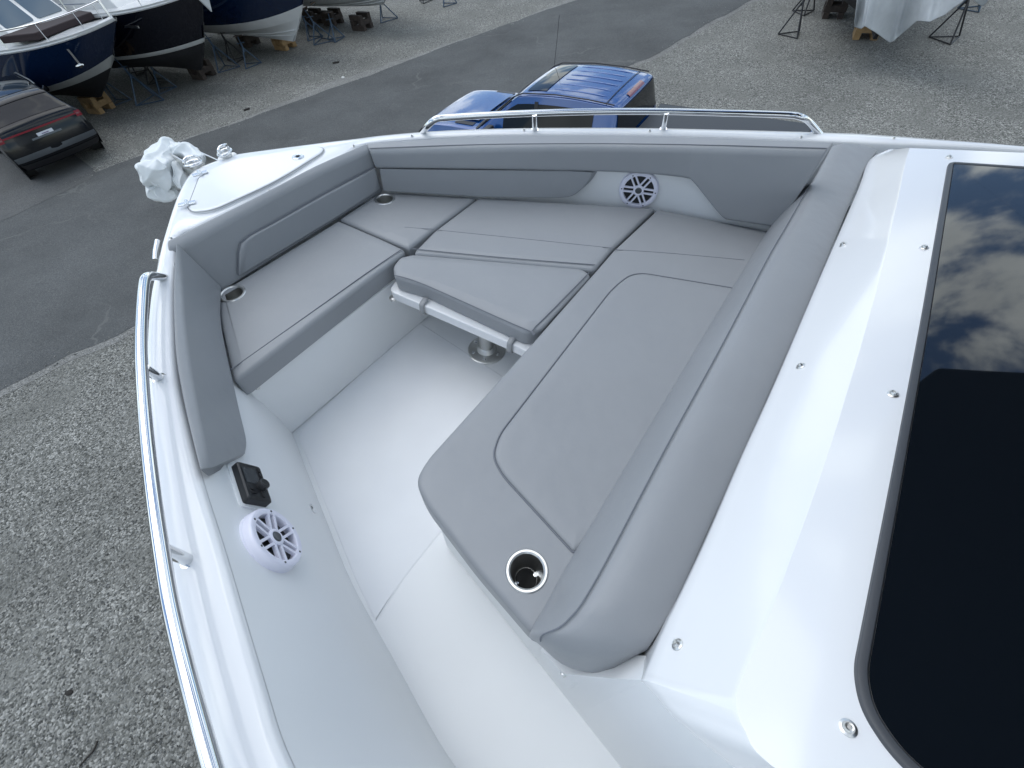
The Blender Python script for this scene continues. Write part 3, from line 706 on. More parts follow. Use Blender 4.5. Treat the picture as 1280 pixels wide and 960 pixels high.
pp_ += [pp_[-1]+pe*.12+AFT*.02, pp_[-1]+pe*.28+AFT*.1, pp_[-1]+pe*.5+AFT*.5, pp_[-1]+pe*.6+AFT*1.5]
rail('side_rail', pp_, [(P(180, 460, .877), P(201, 474, .952)), (P(203, 686, .877), P(237, 701, .952)), (pp_[-1], pp_[-1]+V((0, 0, -.08)))])

# ---- speakers
def speaker(c, nrm, rr, upv, name='speaker', depth=.022):
    z = nrm.normalized(); y = (upv-z*upv.dot(z)).normalized(); x = y.cross(z)
    m = Matrix((x, y, z)).transposed().to_4x4(); m.translation = c
    b = MB(); b.lathe([(rr*1.02, -.03), (rr*1.02, depth*.1), (rr, depth*.14), (rr, depth*.6), (rr*.985, depth*.85), (rr*.94, depth), (rr*.80, depth*.98), (rr*.775, depth*.9), (rr*.77, .004)], M['spk'], m, n=56, caps=False)
    o = bb(b, name, ang=50)
    g = MB(); g.lathe([(rr*.775, .006), (rr*.5, .003), (rr*.2, -.004), (0, -.004)], M['dark'], m, n=40); bb(g, 'cone', o)
    g = MB()
    for k in range(6):
        a = k*pi/3; ca, sa = cos(a), sin(a)
        for s_ in (-1, 1):
            off = s_*rr*.115
            p0 = V((ca*rr*.20-sa*off, sa*rr*.20+ca*off, depth*.80)); p1 = V((ca*rr*.80-sa*off, sa*rr*.80+ca*off, depth*.93))
            dx = V((-sa, ca, 0))*rr*.042
            q = [p0-dx, p0+dx, p1+dx, p1-dx]; vs_ = [m @ p for p in q]+[m @ (p-V((0, 0, depth*.35))) for p in q]
            g.add(vs_, [[0, 1, 2, 3], [7, 6, 5, 4], [0, 4, 5, 1], [2, 6, 7, 3], [1, 5, 6, 2], [0, 3, 7, 4]], M['spk'])
    g.lathe([(rr*.27, depth*.5), (rr*.27, depth*.86), (rr*.20, depth*.95), (rr*.17, depth*.90)], M['spk'], m, n=32, caps=False)
    bb(g, 'grille', o, ang=30)
    g = MB(); g.lathe([(rr*.175, depth*.88), (rr*.13, depth*1.0), (rr*.07, depth*.98), (0, depth*1.0)], M['cargrey'], m, n=24); bb(g, 'badge', o)
    for a in (0, pi, 4.2, 5.2, 1.05, 2.1):
        g = MB(); g.lathe([(rr*.035, depth*.9), (rr*.035, depth*1.02), (0, depth*1.04)], M['cargrey'], m @ Matrix.Translation((cos(a)*rr*.87, sin(a)*rr*.87, 0)), n=10); bb(g, 'screw', o)
    return o
p, nn = hit(T_lin, 798.5, 236)
speaker(p, nn, .088, V((0, 0, 1)), depth=.02)
p, nn = hit(T_lin, 335, 679)
nh = V((nn.x, nn.y, 0)).normalized(); nh = (nh*.75+V((.95, .3, 0))*.25).normalized(); nt_ = nh*cos(R(20))+V((0, 0, sin(R(20))))
speaker(p+nt_*.004, nt_, .083, V((0, 0, 1)), depth=.026)

# ---- stereo remote on the port wall
p, nn = hit(T_lin, 308, 611)
nh = V((nn.x, nn.y, 0)).normalized(); z = nh*cos(R(24))+V((0, 0, sin(R(24)))); p = p+z*.006; y = V((0, 0, 1))-z*z.z; y.normalize(); x = y.cross(z)
m = Matrix((x, y, z)).transposed().to_4x4(); m.translation = p
b = MB(); W, H_ = .062, .037
def rr_(w_, h_, r_, zz): return [m @ q for q in roundpoly([V((-w_, -h_, zz)), V((w_, -h_, zz)), V((w_, h_, zz)), V((-w_, h_, zz))], r_, 4)]
b.grid([rr_(W+.006, H_+.006, .010, -.035), rr_(W+.008, H_+.008, .010, .001), rr_(W-.002, H_-.002, .008, .003)], M['gelmatte'], close_v=True)
b.grid([rr_(W, H_, .008, .003), rr_(W, H_, .008, .020), rr_(W-.003, H_-.003, .007, .0235), rr_(W-.008, H_-.008, .006, .0245)], M['dark'], close_v=True)
q = rr_(W-.008, H_-.008, .006, .0245); b.add(q, [list(range(len(q)))], M['dark'])
rem = bb(b, 'stereo_remote', ang=35)
b = MB(); q = rr_(.026, .022, .003, .0255); q = [v+x*.016+y*.008 for v in q]; b.add(q, [list(range(len(q)))], M['screen']); bb(b, 'display', rem, smooth=False)
b = MB(); b.lathe([(.0155, .024), (.0155, .034), (.0145, .040), (.012, .042), (0, .0415)], M['dark'], m @ Matrix.Translation((-.016, -.012, 0)), n=24); bb(b, 'knob', rem)
for i in range(5):
    b = MB(); c_ = V(((.042, .026, .010, -.034, -.046)[i], -.0235 if i < 3 else -.010, .0255)); b.box(c_, (.013, .007, .003), M['cartrim'], m); bb(b, 'button', rem, smooth=False, wn=False)
for i in range(2):
    b = MB(); b.box(V((-.030-.012*i, .018, .0255)), (.006, .012, .003), M['cartrim'], m); bb(b, 'button', rem, smooth=False, wn=False)

# ---- snap buttons and small fittings
def snap(T, px, py, r=.0075, par=boat, m='brush'):
    p, nn = hit(T, px, py); z = nn; x = z.orthogonal().normalized(); y = z.cross(x)
    mt = Matrix((x, y, z)).transposed().to_4x4(); mt.translation = p
    b = MB(); b.lathe([(r*1.15, -.002), (r*1.15, .0015), (r*.8, .003), (r*.72, .0065), (r*.55, .0085), (r*.35, .0082), (r*.25, .006), (0, .006)], M[m], mt, n=18)
    return bb(b, 'snap_button', par, ang=35)
for q in ((214, 299), (214, 309.5), (655, 163), (812, 164.2), (515, 170.5), (1001, 172), (1117, 173)):
    try: snap(T_gun, *q, r=.006)
    except Exception as e: print(e)
for q in ((1054, 306), (1155, 310), (1001, 458), (1116, 493), (847, 806), (1060, 910), (1186, 197)):
    try: snap(T_trk, *q, r=.0095)
    except Exception as e: print(e)
for q in ((337, 239), (442, 183)):
    try: snap(T_gun, *q, r=.006)
    except Exception as e: print(e)
T_bx = bvh(fl)
for q, h_ in (((430, 400), 1.27), ((322, 484.5), 1.245)):
    d = ray(*q).normalized(); p = P(*q, h_); z = -(UD); x = V((0, 0, 1)); y = z.cross(x)
    mt = Matrix((x, y, z)).transposed().to_4x4(); mt.translation = p
    b = MB(); b.lathe([(.008, -.01), (.008, .002), (.006, .006), (0, .006)], M['brush'], mt, n=16); bb(b, 'snap_button')
for q, h_ in (((546.5, 645), 1.26), ((704.5, 842), 1.22)):
    p = P(*q, h_); z = nrm_box; x = V((0, 0, 1)); y = z.cross(x); mt = Matrix((x, y, z)).transposed().to_4x4(); mt.translation = p
    b = MB(); b.lathe([(.008, -.012), (.008, .002), (.006, .006), (0, .006)], M['brush'], mt, n=16); bb(b, 'snap_button')
# courtesy light low on the port wall
p, nn = hit(T_lin, 390.5, 636); z = nn; y = (V((0, 0, 1))-z*z.z).normalized(); x = y.cross(z)
mt = Matrix((x, y, z)).transposed().to_4x4(); mt.translation = p
mt = mt @ Matrix.Diagonal((1.0, 1.0, 1, 1))
b = MB(); b.lathe([(.018, -.002), (.018, .003), (.013, .006), (.009, .005), (0, .004)], M['steel'], mt, n=24); bb(b, 'courtesy_light')

# ---- anchor locker hatch, hinges, latch and chocks on the foredeck
hp = [(251, 222), (290, 203), (395, 185.5), (406, 187.5), (402, 193.5), (345, 229), (275, 261), (262, 265), (243, 267), (236, 262)]
ht_ = roundpoly([P(*q, ZG-.004) for q in hp], [.03, .05, .05, .03, .04, .1, .1, .04, .04, .04], 5)
b = MB(); rr0 = [V((p.x, p.y, -ZG+.004)) for p in ht_]
b.grid([[p+V((0, 0, -.01)) for p in rr0], [p+V((0, 0, .008)) for p in rr0], [p+V((0, 0, .012)) for p in inset(rr0, .006)]], M['gel'], close_v=True)
q = [p+V((0, 0, .012)) for p in inset(rr0, .006)]; b.add(q, [list(range(len(q)))], M['gel'])
b.tube([p+V((0, 0, .006)) for p in inset(rr0, -.003)], .0016, M['strap'], closed=True, n=6)
hatch = bb(b, 'locker_hatch', ang=40)
for (pa, pb_) in (((240, 220), (260, 214)), ((222, 257), (245, 252))):
    a, c_ = P(*pa, ZG-.02), P(*pb_, ZG-.02); d = (c_-a).normalized(); s_ = V((-d.y, d.x, 0))
    b = MB(); mh = Matrix((d, s_, V((0, 0, 1)))).transposed().to_4x4(); mh.translation = (a+c_)/2
    L = (c_-a).length/2
    b.box((-L*.55, 0, 0), (L*.8, .022, .006), M['hinge'], mh); b.box((L*.55, 0, 0), (L*.8, .022, .006), M['hinge'], mh)
    b.tube([mh @ V((0, -.018, .003)), mh @ V((0, .018, .003))], .007, M['hinge'], n=10); bb(b, 'hinge', hatch, bevel=.002, seg=2)
b = MB(); pc = P(372.5, 196.3, ZG-.016)
b.lathe([(.026, -.002), (.026, .002), (.022, .005), (.012, .004), (.011, .0), (0, .0)], M['hinge'], Matrix.Translation(pc), n=28); b.box(pc+V((0, 0, .002)), (.012, .006, .006), M['dark'])
bb(b, 'hatch_latch', hatch, ang=40)
def chock(c, dirv):
    d = dirv.normalized(); s_ = V((-d.y, d.x, 0)); mh = Matrix((d, s_, V((0, 0, 1)))).transposed().to_4x4(); mh.translation = c
    b = MB()
    mh = mh @ Matrix.Scale(.72, 4)
    oval = [mh @ V((cos(a)*.045, sin(a)*.028, .004)) for a in [k*pi/12 for k in range(24)]]
    b.tube(oval, .0075, M['steel'], closed=True, n=10)
    horn = [mh @ V(q) for q in ((-.045, 0, .004), (-.038, 0, .030), (-.012, .004, .040), (.012, -.004, .040), (.038, 0, .030), (.045, 0, .004))]
    b.tube(cat(horn, 6), .0065, M['steel'], n=10)
    b.lathe([(.03, -.02), (.03, .0), (.024, .003), (0, .003)], M['brush'], mh, n=20)
    return bb(b, 'bow_chock', ang=60)
chock(P(242, 205, .945), VD*-1+UD*.2); chock(P(281.5, 191.5, .935), VD+UD*.4)
# bow roller / pulpit
b = MB(); pt = P(257, 205, .98)
for s_ in (-1, 1):
    b.prism([pt-UD*.05+VD*.05*s_+V((0, 0, .0)), pt+UD*.30+VD*.04*s_+V((0, 0, .0)), pt+UD*.32+VD*.04*s_+V((0, 0, -.05)), pt-UD*.05+VD*.05*s_+V((0, 0, -.08))], VD*.006, M['brush'])
b.tube([pt+UD*.26-VD*.045+V((0, 0, -.03)), pt+UD*.26+VD*.045+V((0, 0, -.03))], .03, M['dark'], n=14)
bb(b, 'bow_roller', smooth=False)
b = MB(); pk = P(281, 197, .965); b.prism(roundpoly([P(*q, .955) for q in ((270, 205), (271, 195), (283, 189.5), (296, 189), (292, 200))], .02), V((0, 0, -.06)), M['gel']); bb(b, 'bow_pad', bevel=.01)
# spray fitting on the outside of the port bow
b = MB(); b.tube([P(197, 301, .99), P(194.5, 315, 1.0), P(194, 325, 1.01)], .009, M['steel'], n=10); bb(b, 'bow_eye')

# ------------------------------------------------------------------ plastic-wrapped anchor (hangs in the bow roller)
ar = empty('wrapped_anchor', boat.matrix_world.copy(), 'anchor bundled in crumpled white plastic sheet hanging off the bow', 'anchor')
rng = random.Random(3); NA = 64
def bag(b, path, radii, pleats, ph, squash=.8, amp=.22):
    """a crumpled sheet bag: rings along a path, pinched into sharp pleats"""
    q = cat(path, 7); m_ = len(q); rows = []
    for i, c_ in enumerate(q):
        t = i/(m_-1)*(len(radii)-1); k = min(int(t), len(radii)-2); r_ = radii[k]*(1-(t-k))+radii[k+1]*(t-k)
        d = (q[min(i+1, m_-1)]-q[max(i-1, 0)]).normalized(); x = (UD-d*UD.dot(d)).normalized(); y = d.cross(x)
        row = []
        for j in range(NA):
            a = 2*pi*j/NA; f_ = 1.0
            for n_, w_ in pleats:
                f_ += amp*w_*(1-2*abs(sin(a*n_/2+ph*n_+.9*sin(i*.35+n_))))
            f_ += rng.uniform(-.015, .015)
            row.append(c_+x*cos(a)*r_*f_*squash+y*sin(a)*r_*f_)
        rows.append(row)
    b.grid(rows, M['wrap'], close_v=True); b.add(rows[0], [list(range(NA))], M['wrap']); b.add(rows[-1], [list(range(NA))], M['wrap'])
b = MB()
bag(b, [P(212, 177, .98), P(210, 190, 1.0), P(208, 206, 1.03), P(206, 222, 1.06), P(210, 236, 1.10)], [.02, .062, .085, .10, .055], ((3, .7), (5, .5)), .3)
bag(b, [P(209, 212, 1.02), P(197, 219, 1.03), P(187, 222, 1.05), P(182, 221, 1.06)], [.06, .075, .055, .02], ((3, .6), (5, .4)), 1.1, .9)
bag(b, [P(187, 224, 1.05), P(195, 232, 1.08), P(205, 238, 1.10), P(222, 240, 1.11)], [.03, .06, .055, .02], ((4, .6), (5, .3)), 2.0, .8)
bag(b, [P(214, 181, .99), P(226, 191, 1.0), P(238, 198, 1.0), P(250, 204, .99)], [.03, .05, .05, .032], ((2, 1.0), (5, .6)), .7, .7)
bag(b, [P(216, 196, 1.01), P(223, 210, 1.03), P(227, 225, 1.06), P(228, 238, 1.09)], [.03, .045, .04, .015], ((2, 1.0), (5, .6)), .2, .6)
o = b.build('plastic_sheet', ar, origin=OB, ang=75)
sb = o.modifiers.new('s', 'SUBSURF'); sb.levels = 2; sb.render_levels = 2
tx = bpy.data.textures.new('crumple', 'MUSGRAVE'); tx.musgrave_type = 'RIDGED_MULTIFRACTAL'; tx.noise_scale = .13; tx.octaves = 2.2; tx.dimension_max = 1.1; tx.noise_basis = 'ORIGINAL_PERLIN'
dm = o.modifiers.new('d', 'DISPLACE'); dm.texture = tx; dm.strength = .013; dm.texture_coords = 'LOCAL'; dm.mid_level = .8
b = MB(); b.tube([P(222, 202, 1.04), P(238, 206, 1.03), P(252, 208, 1.0)], .02, M['brush'], n=10); b.build('shank', ar, origin=OB)

# ------------------------------------------------------------------ vehicles
def frame_mw(pos, heading):                                   # x forward, y left
    h_ = V((heading[0], heading[1], 0)).normalized(); s_ = V((-h_.y, h_.x, 0))
    m_ = Matrix((h_, s_, V((0, 0, 1)))).transposed().to_4x4(); m_.translation = V((pos[0], pos[1], .012)); return m_
class Body:
    """skin over a long profile: path = (x, z, half width at the path); sides drop to belt, waist and sill"""
    def __init__(s, path, wmax, zbelt, zwaist, zsill, crown=.03, fwd=.06, n=5):
        s.p = cat([V(q) for q in path], n); s.n = n; s.a = (wmax, zbelt, zwaist, zsill, crown, fwd)
    def cols(s, i):
        x, z, w_ = s.p[i]; wm, zb, zw, zs, cr, fw = s.a
        t = s.p[min(i+1, len(s.p)-1)]-s.p[max(i-1, 0)]; tn = V((-t.y, t.x, 0)); tn = tn.normalized() if tn.length else V((0, 1, 0))
        # corner pull: edge points move inward along the profile normal
        def e(f, k): return V((x-tn.x*k, f*w_, z-tn.y*k))
        top = [e(0, -cr), e(.35, -cr*.9), e(.65, -cr*.55), e(.86, -cr*.05), e(.955, cr*.5), e(1.0, cr*1.5)]
        E_ = top[-1]; xs = E_.x
        b_ = min(E_.z-.005, zb); w2 = min(E_.z-.01, zw); s2 = min(E_.z-.015, zs)
        wb = w_ if E_.z < zb+.02 else wm*.97
        side = [V((xs, wb*1.0, b_)), V((xs, wm if E_.z > zw else w_, w2)), V((xs, (wm if E_.z > zw else w_)*.99, (w2+s2)/2)), V((xs, wm*.95, s2))]
        return top+side
    def rows(s): return [s.cols(i) for i in range(len(s.p))]
    def mesh(s, m):
        b = MB(); R_ = s.rows(); full = [[V((p.x, -p.y, p.z)) for p in r[::-1]]+r[1:] for r in R_]
        b.grid(full, m); return b
    def sides(s, name, parent, *a, **k):
        for sg in (1, -1): s.patch(*a, only=sg, **k).build(name, parent)
    def patch(s, i0, i1, v0, v1, m, off=.008, both=True, nv=6, mid=False, b=None, only=0):
        """piece of the skin lifted off it: profile indices i0..i1 (floats), columns v0..v1"""
        b = b or MB(); R_ = s.rows()
        def at(i, v):
            i = max(0, min(i, len(R_)-1.001)); a = int(i); f = i-a; va = int(min(v, 8.999)); g = v-va
            q = lambda r: r[va].lerp(r[va+1], g)
            return q(R_[a]).lerp(q(R_[a+1]), f)
        def atn(i, v):
            e_ = .05; du = at(i+e_, v)-at(i-e_, v); dv = at(i, v+e_)-at(i, v-e_ if v > e_ else 0); nn_ = du.cross(dv)
            nn_ = nn_.normalized() if nn_.length > 1e-9 else V((0, 0, 1))
            return nn_
        ni = max(2, int(abs(i1-i0))+1)
        for sg in ((only,) if only else (1, -1)):
            rws = []
            for k in range(ni+1):
                i = i0+(i1-i0)*k/ni; rw = []
                for j in range(nv+1):
                    va, vb = (v0[k/ni] if False else v0), v1
                    v = va+(vb-va)*j/nv; p_ = at(i, v); nn_ = atn(i, v)
                    if nn_.dot(p_-V((p_.x, 0, .8))) < 0 and abs(nn_.dot(V((0, p_.y, p_.z-.8)))) > .01: nn_ = -nn_
                    q_ = p_+nn_*off; rw.append(V((q_.x, q_.y*sg, q_.z)))
                rws.append(rw)
            b.grid(rws, m)
        return b
def wheel(parent, x, y, r, wd, side):
    m_ = Matrix.Translation((x, y, r)) @ Matrix.Rotation(-pi/2*side, 4, 'X')
    t = MB(); t.lathe([(r*.62, wd*.5), (r*.80, wd*.52), (r*.95, wd*.46), (r, wd*.30), (r, -wd*.30), (r*.95, -wd*.46), (r*.62, -wd*.5)], M['tyre'], m_, n=36)
    o = t.build('wheel', parent)
    q = MB(); q.lathe([(r*.64, wd*.45), (r*.64, wd*.51), (r*.60, wd*.50), (r*.52, wd*.34), (r*.2, wd*.36), (r*.16, wd*.42), (0, wd*.42)], M['rim'], m_, n=30)
    for k in range(5):
        a = 2*pi*k/5; q.box((cos(a)*r*.36, sin(a)*r*.36, wd*.42), (r*.5, r*.13, wd*.10), M['rim'], m_ @ Matrix.Rotation(0, 4, 'Z') if False else m_ @ Matrix.Translation((cos(a)*r*.36, sin(a)*r*.36, wd*.42)) @ Matrix.Rotation(a, 4, 'Z') @ Matrix.Translation((-cos(a)*r*.36, -sin(a)*r*.36, -wd*.42)))
    q.build('rim', o, smooth=False)
def arch(parent, x, y, r, side, m_a='cartrim'):
    b = MB(); m_ = Matrix.Translation((x, y, r*.98)) @ Matrix.Rotation(-pi/2*side, 4, 'X')
    b.lathe([(r*1.14, -.02), (r*1.14, .006), (r*1.06, .010), (0, .010)], M[m_a], m_, n=30)
    b.build('wheel_arch', parent)

# --- black estate SUV, seen from behind
hd = V((-.78, .63, 0)).normalized(); lf = V((-hd.y, hd.x, 0))
tc_ = (G(2, 172, 1.08)+G(98, 147, 1.08))/2
suv = empty('parked_suv', frame_mw(tc_-hd*.04, hd), 'black SUV parked tail-on beside the navy-hulled boat, red lamp strip', 'car')
suv.scale = (1, 1, 1.05)
sp1 = [(.10, .32, .90), (.03, .42, .95), (-.02, .55, .97), (0, .80, .975), (.03, .97, .97), (.05, 1.09, .965), (.10, 1.17, .93), (.32, 1.31, .83), (.55, 1.46, .74), (.66, 1.52, .71), (1.1, 1.585, .70), (1.7, 1.62, .70), (2.5, 1.60, .69), (2.9, 1.54, .69), (3.35, 1.34, .76), (3.75, 1.12, .84), (4.2, 1.06, .86), (4.65, .96, .86), (4.88, .80, .86), (4.95, .55, .86), (4.90, .30, .84)]
bd = Body(sp1, .99, 1.06, .76, .30, .035, .06)
body = bd.mesh(M['carblk']).build('body', suv, ang=35)
n5 = 5
bd.patch(6.35*n5, 8.1*n5, 0, 3.6, M['carglass'], .006).build('rear_window', suv)
bd.patch(8.2*n5, 9.0*n5, 0, 4.0, M['cartrim'], .012).build('roof_spoiler', suv)
bd.patch(9.5*n5, 12.4*n5, 0, 3.2, M['carglass'], .006).build('glass_roof', suv)
bd.patch(13.2*n5, 14.8*n5, 0, 4.2, M['carglass'], .006).build('windscreen', suv)
for a, c_ in ((9.3, 10.6), (10.7, 11.75), (11.85, 12.9)): bd.sides('side_window', suv, a*n5, c_*n5, 5.15, 5.95, M['carglass'], .006)
bd.patch(4.4*n5, 4.68*n5, 0, 3.0, M['tail'], .010).build('light_bar', suv)
bd.sides('tail_lamp', suv, 4.0*n5, 5.0*n5, 3.0, 5.0, M['tail'], .012)
bd.sides('lamp_lens', suv, 4.35*n5, 4.6*n5, 3.2, 4.8, M['brakelamp'], .014)
bd.patch(1.9*n5, 2.4*n5, 0, 4.6, M['cargrey'], .008).build('bumper_trim', suv)
bd.patch(.4*n5, 1.5*n5, 0, 4.4, M['cartrim'], .010).build('diffuser', suv)
b = MB(); bd.patch(3.25*n5, 3.45*n5, 0, 1.0, M['cargrey'], .012, both=True, b=b); b.build('tailgate_handle', suv)
b = MB(); b.box((-.014, 0, .86), (.012, .36, .19), M['plate']); pl_ = b.build('number_plate', suv, smooth=False, wn=False)
b = MB()
for k in range(6): b.box((-.023, -.115+.046*k, .855), (.004, .026, .065), M['platemark'])
b.box((-.023, 0, .918), (.004, .16, .016), M['platemark']); b.build('plate_marks', pl_, smooth=False, wn=False)
b = MB(); b.box((.012, -.27, .955), (.012, .30, .022), M['cargrey']); b.build('badge', suv, smooth=False, wn=False)
for sx_, yy in ((.92, .86), (3.95, .86)):
    for sg in (1, -1): arch(suv, sx_, sg*.968, .39, sg, 'carblk'); wheel(suv, sx_, sg*.845, .385, .27, sg)
for sg in (1, -1):
    b = MB(); b.tube([(2.95, sg*.95, 1.06), (2.97, sg*1.07, 1.10), (2.97, sg*1.12, 1.10)], [.03, .085, .05], M['carblk'], n=12); b.build('door_mirror', suv)
    b = MB(); b.tube([(1.0, sg*.66, 1.60), (1.25, sg*.66, 1.645), (2.5, sg*.66, 1.645), (2.8, sg*.66, 1.59)], .016, M['cargrey'], n=8); b.build('roof_rail', suv)

# --- blue pickup behind the starboard rail
hd = V((-.85, .527, 0)).normalized(); lf = V((-hd.y, hd.x, 0))
rr_c = (G(762, 135, 1.90)+G(839, 90, 1.90))/2
trk = empty('pickup_truck', frame_mw(rr_c, hd), 'blue pickup with ribbed roof and black bed cover parked beyond the rail', 'truck')
tp1 = [(.02, .55, .95), (-.02, .95, .95), (-.03, 1.22, .945), (.02, 1.45, .89), (.06, 1.74, .80), (.10, 1.86, .76), (.32, 1.90, .755), (.9, 1.925, .76), (1.45, 1.905, .76), (1.85, 1.86, .755), (2.02, 1.80, .76), (2.4, 1.53, .82), (2.78, 1.27, .89), (2.95, 1.22, .90), (3.5, 1.205, .90), (4.0, 1.165, .89), (4.2, 1.10, .88), (4.28, .92, .88), (4.30, .50, .88)]
bd = Body(tp1, 1.0, 1.20, .85, .45, .022, .03)
bd.mesh(M['carblue']).build('cab', trk, ang=35)
bd.patch(2.6*n5, 4.55*n5, 0, 4.1, M['glass'], .010).build('rear_window', trk)
bd.patch(4.85*n5, 5.35*n5, 0, 1.15, M['brakelamp'], .012).build('brake_lamp', trk)
bd.patch(10.25*n5, 12.0*n5, 0, 4.2, M['carglass'], .008).build('windscreen', trk)
bd.patch(8.0*n5, 8.95*n5, 0, 2.7, M['carglass'], .010).build('sunroof', trk)
bd.patch(12.0*n5, 12.7*n5, 0, 4.5, M['cartrim'], .010).build('cowl', trk)
bd.patch(13.0*n5, 14.9*n5, 0, 2.3, M['carblue'], .032).build('bonnet_bulge', trk, bevel=.02)
bd.sides('bonnet_vent', trk, 13.1*n5, 13.9*n5, 2.55, 3.3, M['cartrim'], .010)
bd.sides('side_window', trk, 6.3*n5, 8.15*n5, 5.15, 5.95, M['carglass'], .008)
bd.sides('side_window', trk, 8.3*n5, 10.6*n5, 5.15, 5.95, M['carglass'], .008)
bd.sides('door_pillar', trk, 8.15*n5, 8.3*n5, 5.1, 6.0, M['cartrim'], .010)
for y_ in (-.52, -.31, -.10, .10, .31, .52):
    pts = [V((x_, y_, 1.9+.022+.022*(1-((x_-.95)/.75)**2)-abs(y_)*.03-(.012 if abs(x_-.95) > .7 else 0))) for x_ in (.38, .5, .75, 1.0, 1.2, 1.34)]
    b = MB(); b.tube(pts, [.004, .016, .018, .018, .016, .004], M['carblue'], n=8); b.build('roof_rib', trk)
for sg in (1, -1):
    b = MB(); b.tube([(.16, sg*.73, 1.895), (.6, sg*.735, 1.925), (1.2, sg*.735, 1.93), (1.85, sg*.73, 1.88), (2.05, sg*.735, 1.80), (2.75, sg*.87, 1.28)], .010, M['cartrim'], n=6); b.build('drip_rail', trk)
b = MB(); b.tube([(.30, -.72, 1.908), (.30, -.35, 1.929), (.30, 0, 1.932), (.30, .35, 1.929), (.30, .72, 1.908)], .006, M['cartrim'], n=6); b.build('roof_seam', trk)
# bed
b = MB(); bw = 1.0
pr_ = [V((-.06, y_, z_)) for y_, z_ in ((-.96, .50), (-1.0, .85), (-.985, 1.24), (-.95, 1.30), (-.86, 1.315), (.86, 1.315), (.95, 1.30), (.985, 1.24), (1.0, .85), (.96, .50))]
rws = [[V((x_, p_.y*k_, p_.z+dz if p_.z > 1 else p_.z)) for p_ in pr_] for x_, k_, dz in ((-.06, 1, 0), (-1.2, 1, 0), (-2.45, .99, 0), (-2.60, .965, -.02), (-2.66, .93, -.06))]
b.grid(rws, M['carblue'], close_v=True); b.add(rws[-1], [list(range(10))], M['carblue']); b.add(rws[0], [list(range(10))], M['carblue'])
bed = b.build('bed', trk, ang=35)
b = MB(); b.grid([[V((x_, y_, 1.335+.02*(1-(y_/.95)**2))) for y_ in (-.95, -.93, -.6, 0, .6, .93, .95)] for x_ in (-.07, -.8, -1.6, -2.5, -2.60)], M['tonneau']); b.grid([[V((x_, s_*.95, 1.335)) for x_ in (-.07, -2.6)] for s_ in (1,)]+[[V((x_, .96, 1.29)) for x_ in (-.07, -2.6)]], M['tonneau'])
b.grid([[V((x_, -.95, 1.335)) for x_ in (-.07, -2.6)], [V((x_, -.96, 1.29)) for x_ in (-.07, -2.6)]], M['tonneau']); b.grid([[V((-2.6, y_, 1.335+.02*(1-(y_/.95)**2))) for y_ in (-.95, -.6, 0, .6, .95)], [V((-2.62, y_, 1.28)) for y_ in (-.95, -.6, 0, .6, .95)]], M['tonneau'])
b.build('bed_cover', trk, ang=40)
for sg in (1, -1):
    b = MB(); b.box((2.42, sg*1.10, 1.30), (.13, .24, .19), M['cartrim']); b.tube([(2.5, sg*.93, 1.26), (2.45, sg*1.06, 1.25)], .03, M['cartrim'], n=8); b.build('door_mirror', trk, bevel=.03)
    for x_ in (3.35, -1.2): arch(trk, x_, sg*.985, .42, sg); wheel(trk, x_, sg*.855, .41, .28, sg)
    b = MB(); b.box((-2.66, sg*.82, 1.02), (.05, .16, .34), M['tail']); b.build('tail_lamp', trk, bevel=.015)
b = MB(); b.box((-2.75, 0, .58), (.16, 1.8, .18), M['cargrey']); b.build('rear_bumper', trk, bevel=.03)
b = MB(); b.tube([(2.02, -.70, 1.80), (1.95, -.70, 2.25), (1.9, -.70, 2.60)], .004, M['cartrim'], n=6); b.build('aerial', trk)

